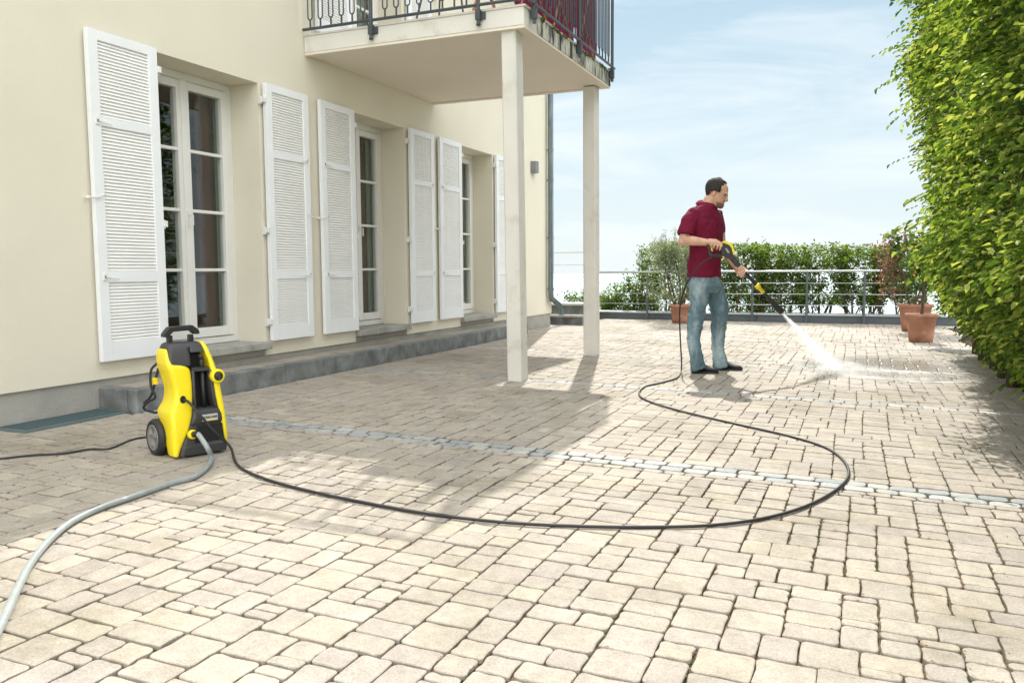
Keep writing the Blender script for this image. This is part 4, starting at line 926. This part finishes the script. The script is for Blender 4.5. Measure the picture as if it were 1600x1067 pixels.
# eyes, brows, beard, hair
for s_ in (1, -1):
    MB().ball(HD(.0775, .032*s_, .119), .008, .011, .0045, ax=(HF, hs, HU)).build('eye', 'hair', man, smooth=True)
    MB().tube([HD(.096, .014*s_, .131), HD(.093, .036*s_, .134)], .0034, 6).build('eyebrow', 'beard', man, smooth=True)
bd = MB(); bd.loft([ellr(HD((a+c)/2+.002, 0, h), HF, hs, (a-c)/2*HS+.0035, (w_+.002)*HS, 28, .92) for h, a, c, w_ in [(-.004, .070, .03, .018), (.0, .080, .02, .028), (.012, .090, .015, .038), (.03, .092, .010, .049), (.044, .089, .0, .056)]])
bd.ball(HD(.088, 0, .063), .009, .026, .006, ax=(HF, hs, HU)); bd.build('stubble_beard', 'beard', man, smooth=True)
hm_ = MB(); NT, NP = 26, 16; grid = {}
for j in range(NP+1):
    h = .075+(.247-.075)*j/NP
    # interpolate skull profile at h
    for q in range(len(prof)-1):
        if prof[q][0] <= min(h, .2359) <= prof[q+1][0]: break
    t = (min(h, .2359)-prof[q][0])/(prof[q+1][0]-prof[q][0]); a = prof[q][1]+(prof[q+1][1]-prof[q][1])*t; c = prof[q][2]+(prof[q+1][2]-prof[q][2])*t; w_ = prof[q][3]+(prof[q+1][3]-prof[q][3])*t
    sc_ = 1.0 if h < .236 else max(.05, (.247-h)/.011)
    for k in range(NT):
        an = 2*PI*k/NT; th = .0022+.0018*math.sin(k*5.1+j*3.3); cx_ = (a+c)/2
        f_ = cx_+((a-c)/2*sc_+th)*math.cos(an); s_ = (w_*sc_+th)*math.sin(an); grid[j, k] = (f_, s_, h); hm_.v.append(tuple(HD(f_, s_, h)))
for j in range(NP):
    for k in range(NT):
        ids = [(j, k), (j, (k+1) % NT), (j+1, (k+1) % NT), (j+1, k)]; f_ = sum(grid[i][0] for i in ids)/4; s_ = sum(grid[i][1] for i in ids)/4; h = grid[j, k][2]
        lim = .034 if h > .15 else (.028 if h > .128 else -.03-(.13-h)*.5)
        if abs(s_) < .035 and h > .19: lim = .046
        if f_ < lim: hm_.f.append(tuple(a_*NT+b_ for a_, b_ in ids))
hm_.f.append(tuple(NP*NT+k for k in range(NT)))
ho = hm_.build('hair', 'hair', man, smooth=True, fix=False); so_ = ho.modifiers.new('t', 'SOLIDIFY'); so_.thickness = .012; so_.offset = -1
# shirt
tor = [(433, 1100, .178, .150, 20), (428, 1100, .178, .149, 20), (405, 1101.5, .170, .138, 28), (388, 1102.5, .174, .135, 31), (368, 1103, .186, .132, 36), (350, 1102.5, .200, .134, 38), (338, 1101.5, .195, .118, 38), (330, 1101.5, .168, .100, 38), (323.5, 1103, .115, .085, 38), (319, 1104.5, .082, .075, 36)]
sh = MB(); sh.loft([ellr(PL(x_, y_, 0), *reversed(fs_(ps)), rs, rf, 32, .93) for y_, x_, rs, rf, ps in tor])
sh.tube([PL(1094, 334, .05), PL(1083, 336, .12), PL(1077, 347, .155), PL(1073, 361, .175), PL(1071.5, 368, .185)], [.065, .075, .076, .078, .081], 20)
sh.tube([PL(1110, 334, -.05), PL(1119, 337, -.12), PL(1121, 350, -.14), PL(1121.5, 364, -.14)], [.06, .07, .068, .070], 18)
sho = sh.build('polo_shirt', 'shirt', man, smooth=True); vox(sho, .0065, 5, [(.12, .024), (.04, .008)])
col_ = MB(); CR = [(319.5, 1104.0, .079, .072), (316, 1105.5, .074, .070), (312.5, 1107, .069, .068)]
fc, sc2 = fs_(34); rings_ = []
for (y_, x_, rs, rf) in CR: rings_.append([PL(x_, y_+2.2, 0)+sc2*(rs*math.cos(a))+fc*(rf*math.sin(a))+UZ*(-.020*math.sin(a)) for a in [R(90+22+i*(316/22)) for i in range(23)]])
fl_ = [PL(1103.0, 322.5, 0)+sc2*(.098*math.cos(a))+fc*(.094*math.sin(a))+UZ*(-.032*math.sin(a)-.004) for a in [R(90+14+i*(332/22)) for i in range(23)]]
rings_.append([(p+q)/2+UZ*.004+(p-PL(1104, 316, 0)).normalized()*.008 for p, q in zip(rings_[-1], fl_)]); rings_.append(fl_)
n_ = 23
col_.add([p for r_ in rings_ for p in r_], [(i*n_+k, i*n_+k+1, (i+1)*n_+k+1, (i+1)*n_+k) for i in range(len(rings_)-1) for k in range(n_-1)])
co_ = col_.build('collar', 'shirt', sho, smooth=True, fix=False); s1 = co_.modifiers.new('t', 'SOLIDIFY'); s1.thickness = .004; s2 = co_.modifiers.new('s', 'SUBSURF'); s2.levels = 1; s2.render_levels = 1
fp, sp = fs_(38)
def front_pt(y_, x_, rf, off=.004): return PL(x_, y_, 0)+fp*(rf+off)
pk = [front_pt(327, 1103, .086), front_pt(333, 1101.5, .107), front_pt(341, 1101.5, .124), front_pt(352, 1102, .137)]
MB().loft([[p-sp*.014-fp*.006, p-sp*.014+fp*.002, p+sp*.014+fp*.002, p+sp*.014-fp*.006] for p in pk]).build('placket', 'shirt', sho, fix=True)
for p in pk[1:]: MB().ball(p+fp*.001, .0042, .0042, .0042, 8, 5).build('button', 'shirt', sho)
# jeans
je = MB(); je.loft([ellr(PL(1100, 426, 0), *reversed(fs_(20)), .165, .135, 28), ellr(PL(1100, 436, 0), *reversed(fs_(20)), .172, .145, 28), ellr(PL(1101, 448, 0), *reversed(fs_(20)), .176, .148, 28), ellr(PL(1103, 456, 0), *reversed(fs_(20)), .15, .12, 28)])
for LG in (nearL, farL): je.tube([PL(LG[0][1], 438, LG[0][3]*.9)]+[PL(x_, y_, b_) for y_, x_, r_, b_ in LG], [.078]+[r_ for y_, x_, r_, b_ in LG], 20)
jo = je.build('jeans', 'denim', man, smooth=True); vox(jo, .0065, 4, [(.10, .030), (.04, .020)])
# shoes
for (ha, tb, ank) in ((gnd(1080, 581.5), gnd(1123, 583.5), 0), (gnd(1114, 575.5), gnd(1160, 579), 1)):
    d = (tb-ha); d.z = 0; L = d.length; d.normalize(); s_ = d.cross(UZ); b = MB(); so2 = MB(); zb = (ha.z+tb.z)/2
    tab = [(0, .022, .055), (.03, .033, .088), (.16, .038, .102), (.34, .040, .100), (.50, .041, .080), (.66, .046, .062), (.82, .044, .050), (.93, .034, .042), (1.0, .014, .028)]
    b.loft([[ha+d*(L*t)+s_*(w_*math.cos(a))+UZ*(zb-ha.z+.014+(h_-.014)*(.5+.5*math.sin(a))) for a in [2*PI*k/20 for k in range(20)]] for t, w_, h_ in tab])
    so2.prism([(L*t, w_*1.06) for t, w_, h_ in tab]+[(L*t, -w_*1.06) for t, w_, h_ in reversed(tab)], Vector((ha.x, ha.y, zb)), d, s_, UZ, .001, .018)
    q = b.build('shoe', 'shoe', man, smooth=True); so2.build('sole', 'sole', q)

#=====================================================================  SPRAY LANCE
gun = empty('spray_lance', PL(1140, 400, GB), 'black and yellow trigger gun with long spray lance held by the man', 'spray lance')
def P7(x, y): return (1080+x/7.62, 360+y/7.62)
def slab(poly, name, m, th, bev=.003, b0=GB):
    q = MB(); a = [PL(*P7(x, y), b0)+tcam*th for x, y in poly]; c = [PL(*P7(x, y), b0)-tcam*th for x, y in poly]; n = len(poly)
    return q.add(a+c, [tuple(range(n)), tuple(reversed(range(n, 2*n)))]+[(i, n+i, n+(i+1) % n, (i+1) % n) for i in range(n)]).build(name, m, gun, bevel=bev)
slab([(362, 160), (400, 150), (452, 178), (480, 215), (512, 300), (590, 402), (565, 452), (520, 425), (460, 350), (395, 318), (360, 300), (352, 200)], 'gun_body', 'black', .021, .005)
slab([(188, 150), (365, 165), (365, 215), (236, 190)], 'grip', 'black', .015, .005)
slab([(186, 160), (212, 165), (238, 262), (262, 292), (360, 268), (366, 312), (250, 328), (212, 300)], 'trigger_guard', 'black', .011, .003)
slab([(240, 196), (256, 196), (250, 225), (262, 248), (246, 250), (234, 224)], 'trigger', 'yellow', .008, .001)
slab([(358, 150), (372, 132), (408, 126), (470, 150), (496, 180), (520, 262), (514, 304), (500, 290), (478, 212), (450, 176), (402, 156)], 'top_shell', 'yellow', .0225, .003)
slab([(366, 306), (392, 306), (402, 322), (380, 334)], 'safety_catch', 'yellow', .010, .002)
bq = PL(*P7(430, 242), GB)+tcam*.0235; bx_ = (PL(*P7(460, 285), GB)-PL(*P7(400, 200), GB)).normalized(); by_ = tcam.cross(bx_).normalized()
MB().obox(bq, bx_, by_, tcam, .023, .0075, .002).build('badge', 'badge', gun)
if by_.z < 0: by_ = -by_
nzv = bx_.cross(by_)
letters('KÄRCHER', bq+tcam*.0024, bx_, by_, .0095, 'print', gun)
L0 = PL(1150, 410, GB)
tt = lambda t: LA.lerp(LB, t)
MB().tube([L0-lax*.03, tt(.0), tt(.12), tt(.42), tt(.455)], [.020, .0185, .0165, .0165, .019], 18).build('lance_tube', 'black', gun, smooth=True)
MB().tube([tt(.435), tt(.44), tt(.50), tt(.505), tt(.60), tt(.605)], [.018, .0225, .0225, .0175, .0165, .010], 18).build('bayonet_collar', 'yellow', gun, smooth=True)
MB().tube([tt(.50), tt(.60), tt(.68), tt(.82), tt(.97), tt(1.0)], [.014, .0155, .017, .0245, .0275, .026], 20).build('nozzle_sleeve', 'black', gun, smooth=True)
MB().tube([tt(.998), tt(1.004)], .012, 14).build('nozzle_tip', 'rim', gun)
# high pressure hose: washer outlet -> loop on the paving -> up to the gun
hpts = [W(-.075, .100, .300), W(-.055, .135, .285), W(-.015, .172, .215), W(.05, .19, .12), W(.12, .20, .035)]
hpts += lay([(372, 727), (415, 748), (480, 766), (560, 783), (660, 801), (780, 815), (900, 821.5), (1020, 823), (1120, 819.5), (1200, 808), (1265, 788), (1310, 762), (1326, 740), (1316, 717), (1285, 697), (1225, 679), (1140, 660), (1060, 641), (1012, 626), (998.5, 615), (1008, 604), (1035, 597.5), (1056, 591)], .0075)
hb = lay([(1063, 584)], .0075)[0]
hpts += [hb, PL(1065, 570, .16), PL(1063.5, 540, .18), PL(1062, 505, .20), PL(1062.5, 480, .22), PL(1068, 455, .25), PL(1080, 432, .29), PL(1094, 414, .31), PL(1108, 404, .31), PL(1124, 397, GB)]
tag(MB().tube(spline(hpts, 8), .0068, 10).build('pressure_hose', 'rubber', None, smooth=True), 'long thin black hose looping over the paving from the washer up to the gun', 'hose')
MB().tube([PL(1112, 402.5, .308), PL(1128, 395, GB)], [.009, .012], 12).build('hose_socket', 'black', gun, smooth=True)

#=====================================================================  WATER JET
NZ = LB+lax*.004; IM = gnd(1308, 583, 0.0); jd = (IM-NZ); JL = jd.length; jd.normalize()
jet = empty('water_jet', NZ, 'white water jet fanning out from the lance onto the paving', 'water jet')
def volmat(name, dens, col=(1, 1, 1), noise_s=0, lo=.4, hi=.7, aniso=.2):
    m = bpy.data.materials.new(name); m.use_nodes = True; nt = m.node_tree; n = nt.nodes; l = nt.links; n.remove(n['Principled BSDF'])
    v = n.new('ShaderNodeVolumePrincipled'); v.inputs['Color'].default_value = (*col, 1); v.inputs['Density'].default_value = dens; v.inputs['Anisotropy'].default_value = aniso
    l.new(v.outputs[0], n['Material Output'].inputs['Volume'])
    if noise_s:
        tc = n.new('ShaderNodeTexCoord'); q = n.new('ShaderNodeTexNoise'); q.inputs['Scale'].default_value = noise_s; q.inputs['Detail'].default_value = 4; l.new(tc.outputs['Object'], q.inputs['Vector'])
        mr = n.new('ShaderNodeMapRange'); mr.inputs[1].default_value = lo; mr.inputs[2].default_value = hi; mr.inputs[3].default_value = 0; mr.inputs[4].default_value = dens; l.new(q.outputs['Fac'], mr.inputs[0]); l.new(mr.outputs[0], v.inputs['Density'])
    return m
def spraymat(name, lo, hi, amax, stretch, power=.5):
    m = bpy.data.materials.new(name); m.use_nodes = True; nt = m.node_tree; n = nt.nodes; l = nt.links; n.clear()
    tc = n.new('ShaderNodeTexCoord'); mp_ = n.new('ShaderNodeMapping'); mp_.inputs['Scale'].default_value = stretch; l.new(tc.outputs['Object'], mp_.inputs[0])
    q = n.new('ShaderNodeTexNoise'); q.inputs['Scale'].default_value = 1; q.inputs['Detail'].default_value = 5; l.new(mp_.outputs[0], q.inputs['Vector'])
    mr = n.new('ShaderNodeMapRange'); mr.inputs[1].default_value = lo; mr.inputs[2].default_value = hi; mr.inputs[3].default_value = 0; mr.inputs[4].default_value = amax; l.new(q.outputs['Fac'], mr.inputs[0])
    lw = n.new('ShaderNodeLayerWeight'); lw.inputs[0].default_value = .5; iv = n.new('ShaderNodeMath'); iv.operation = 'SUBTRACT'; iv.inputs[0].default_value = 1; l.new(lw.outputs['Facing'], iv.inputs[1])
    pw = n.new('ShaderNodeMath'); pw.operation = 'POWER'; l.new(iv.outputs[0], pw.inputs[0]); pw.inputs[1].default_value = power; ml = n.new('ShaderNodeMath'); ml.operation = 'MULTIPLY'; l.new(mr.outputs[0], ml.inputs[0]); l.new(pw.outputs[0], ml.inputs[1])
    df = n.new('ShaderNodeBsdfDiffuse'); df.inputs[0].default_value = (.95, .96, .97, 1); tl = n.new('ShaderNodeBsdfTranslucent'); tl.inputs[0].default_value = (1, 1, 1, 1); m1 = n.new('ShaderNodeMixShader'); m1.inputs[0].default_value = .8; l.new(df.outputs[0], m1.inputs[1]); l.new(tl.outputs[0], m1.inputs[2])
    tp_n = n.new('ShaderNodeBsdfTransparent'); m2 = n.new('ShaderNodeMixShader'); l.new(ml.outputs[0], m2.inputs[0]); l.new(tp_n.outputs[0], m2.inputs[1]); l.new(m1.outputs[0], m2.inputs[2])
    o_ = n.new('ShaderNodeOutputMaterial'); l.new(m2.outputs[0], o_.inputs[0]); return m
MT['jetcore'] = spraymat('jet_spray', .28, .60, .95, (22, 22, 6), 1.0); MT['jetmist'] = spraymat('jet_mist', .32, .6, .6, (9, 9, 7), 1.5); MT['gmist'] = spraymat('ground_spray', .34, .64, .85, (7, 10, 12), 1.7)
s_ = jd.cross(UZ).normalized(); u2 = s_.cross(jd).normalized()
MB().loft([ellr(NZ+jd*(JL*t), s_, u2, .006+.082*t**1.15, .006+.060*t, 20) for t in (0, .1, .25, .45, .7, .9, 1.0)]).build('jet_core', 'jetcore', jet, smooth=True)
for k_ in range(1):
    f_ = 1.15; MB().loft([ellr(NZ+jd*(JL*t), s_, u2, .010+.12*f_*t, .010+.09*f_*t, 20) for t in (.02, .25, .5, .75, .98)]).build('jet_mist', 'jetmist', jet, smooth=True)
for k_, (dx_, rx_, ry_, rz_) in enumerate(((.06, .26, .20, .13), (.30, .55, .27, .085), (.60, .62, .36, .035))):
    c_ = IM+Vector((dx_, .10*dx_, .0)); c_.z = gz(c_.x, c_.y)+.005; MB().ball(c_, rx_, ry_, rz_, 32, 14).build('splash_mist', 'gmist', jet, smooth=True)
MT['drop'] = mat('water_drop', (.85, .88, .9), .1, 0, 5, spec=.8)
b = MB()
for k in range(2200):
    t = rnd.random()**.6; p = NZ+jd*(JL*t)+(s_*rnd.gauss(0, .045*t)+u2*rnd.gauss(0, .03*t)); b.ball(p, rnd.uniform(.0008, .002), n=5, m=3)
for k in range(3200):
    p = IM+Vector((rnd.gauss(.22, .34), rnd.gauss(.02, .16), abs(rnd.gauss(0, .05)))); p.z = max(p.z, gz(p.x, p.y)+.004); b.ball(p, rnd.uniform(.0008, .0028), n=5, m=3)
kind(b.build('droplets', 'drop', jet, fix=False), 'stuff')
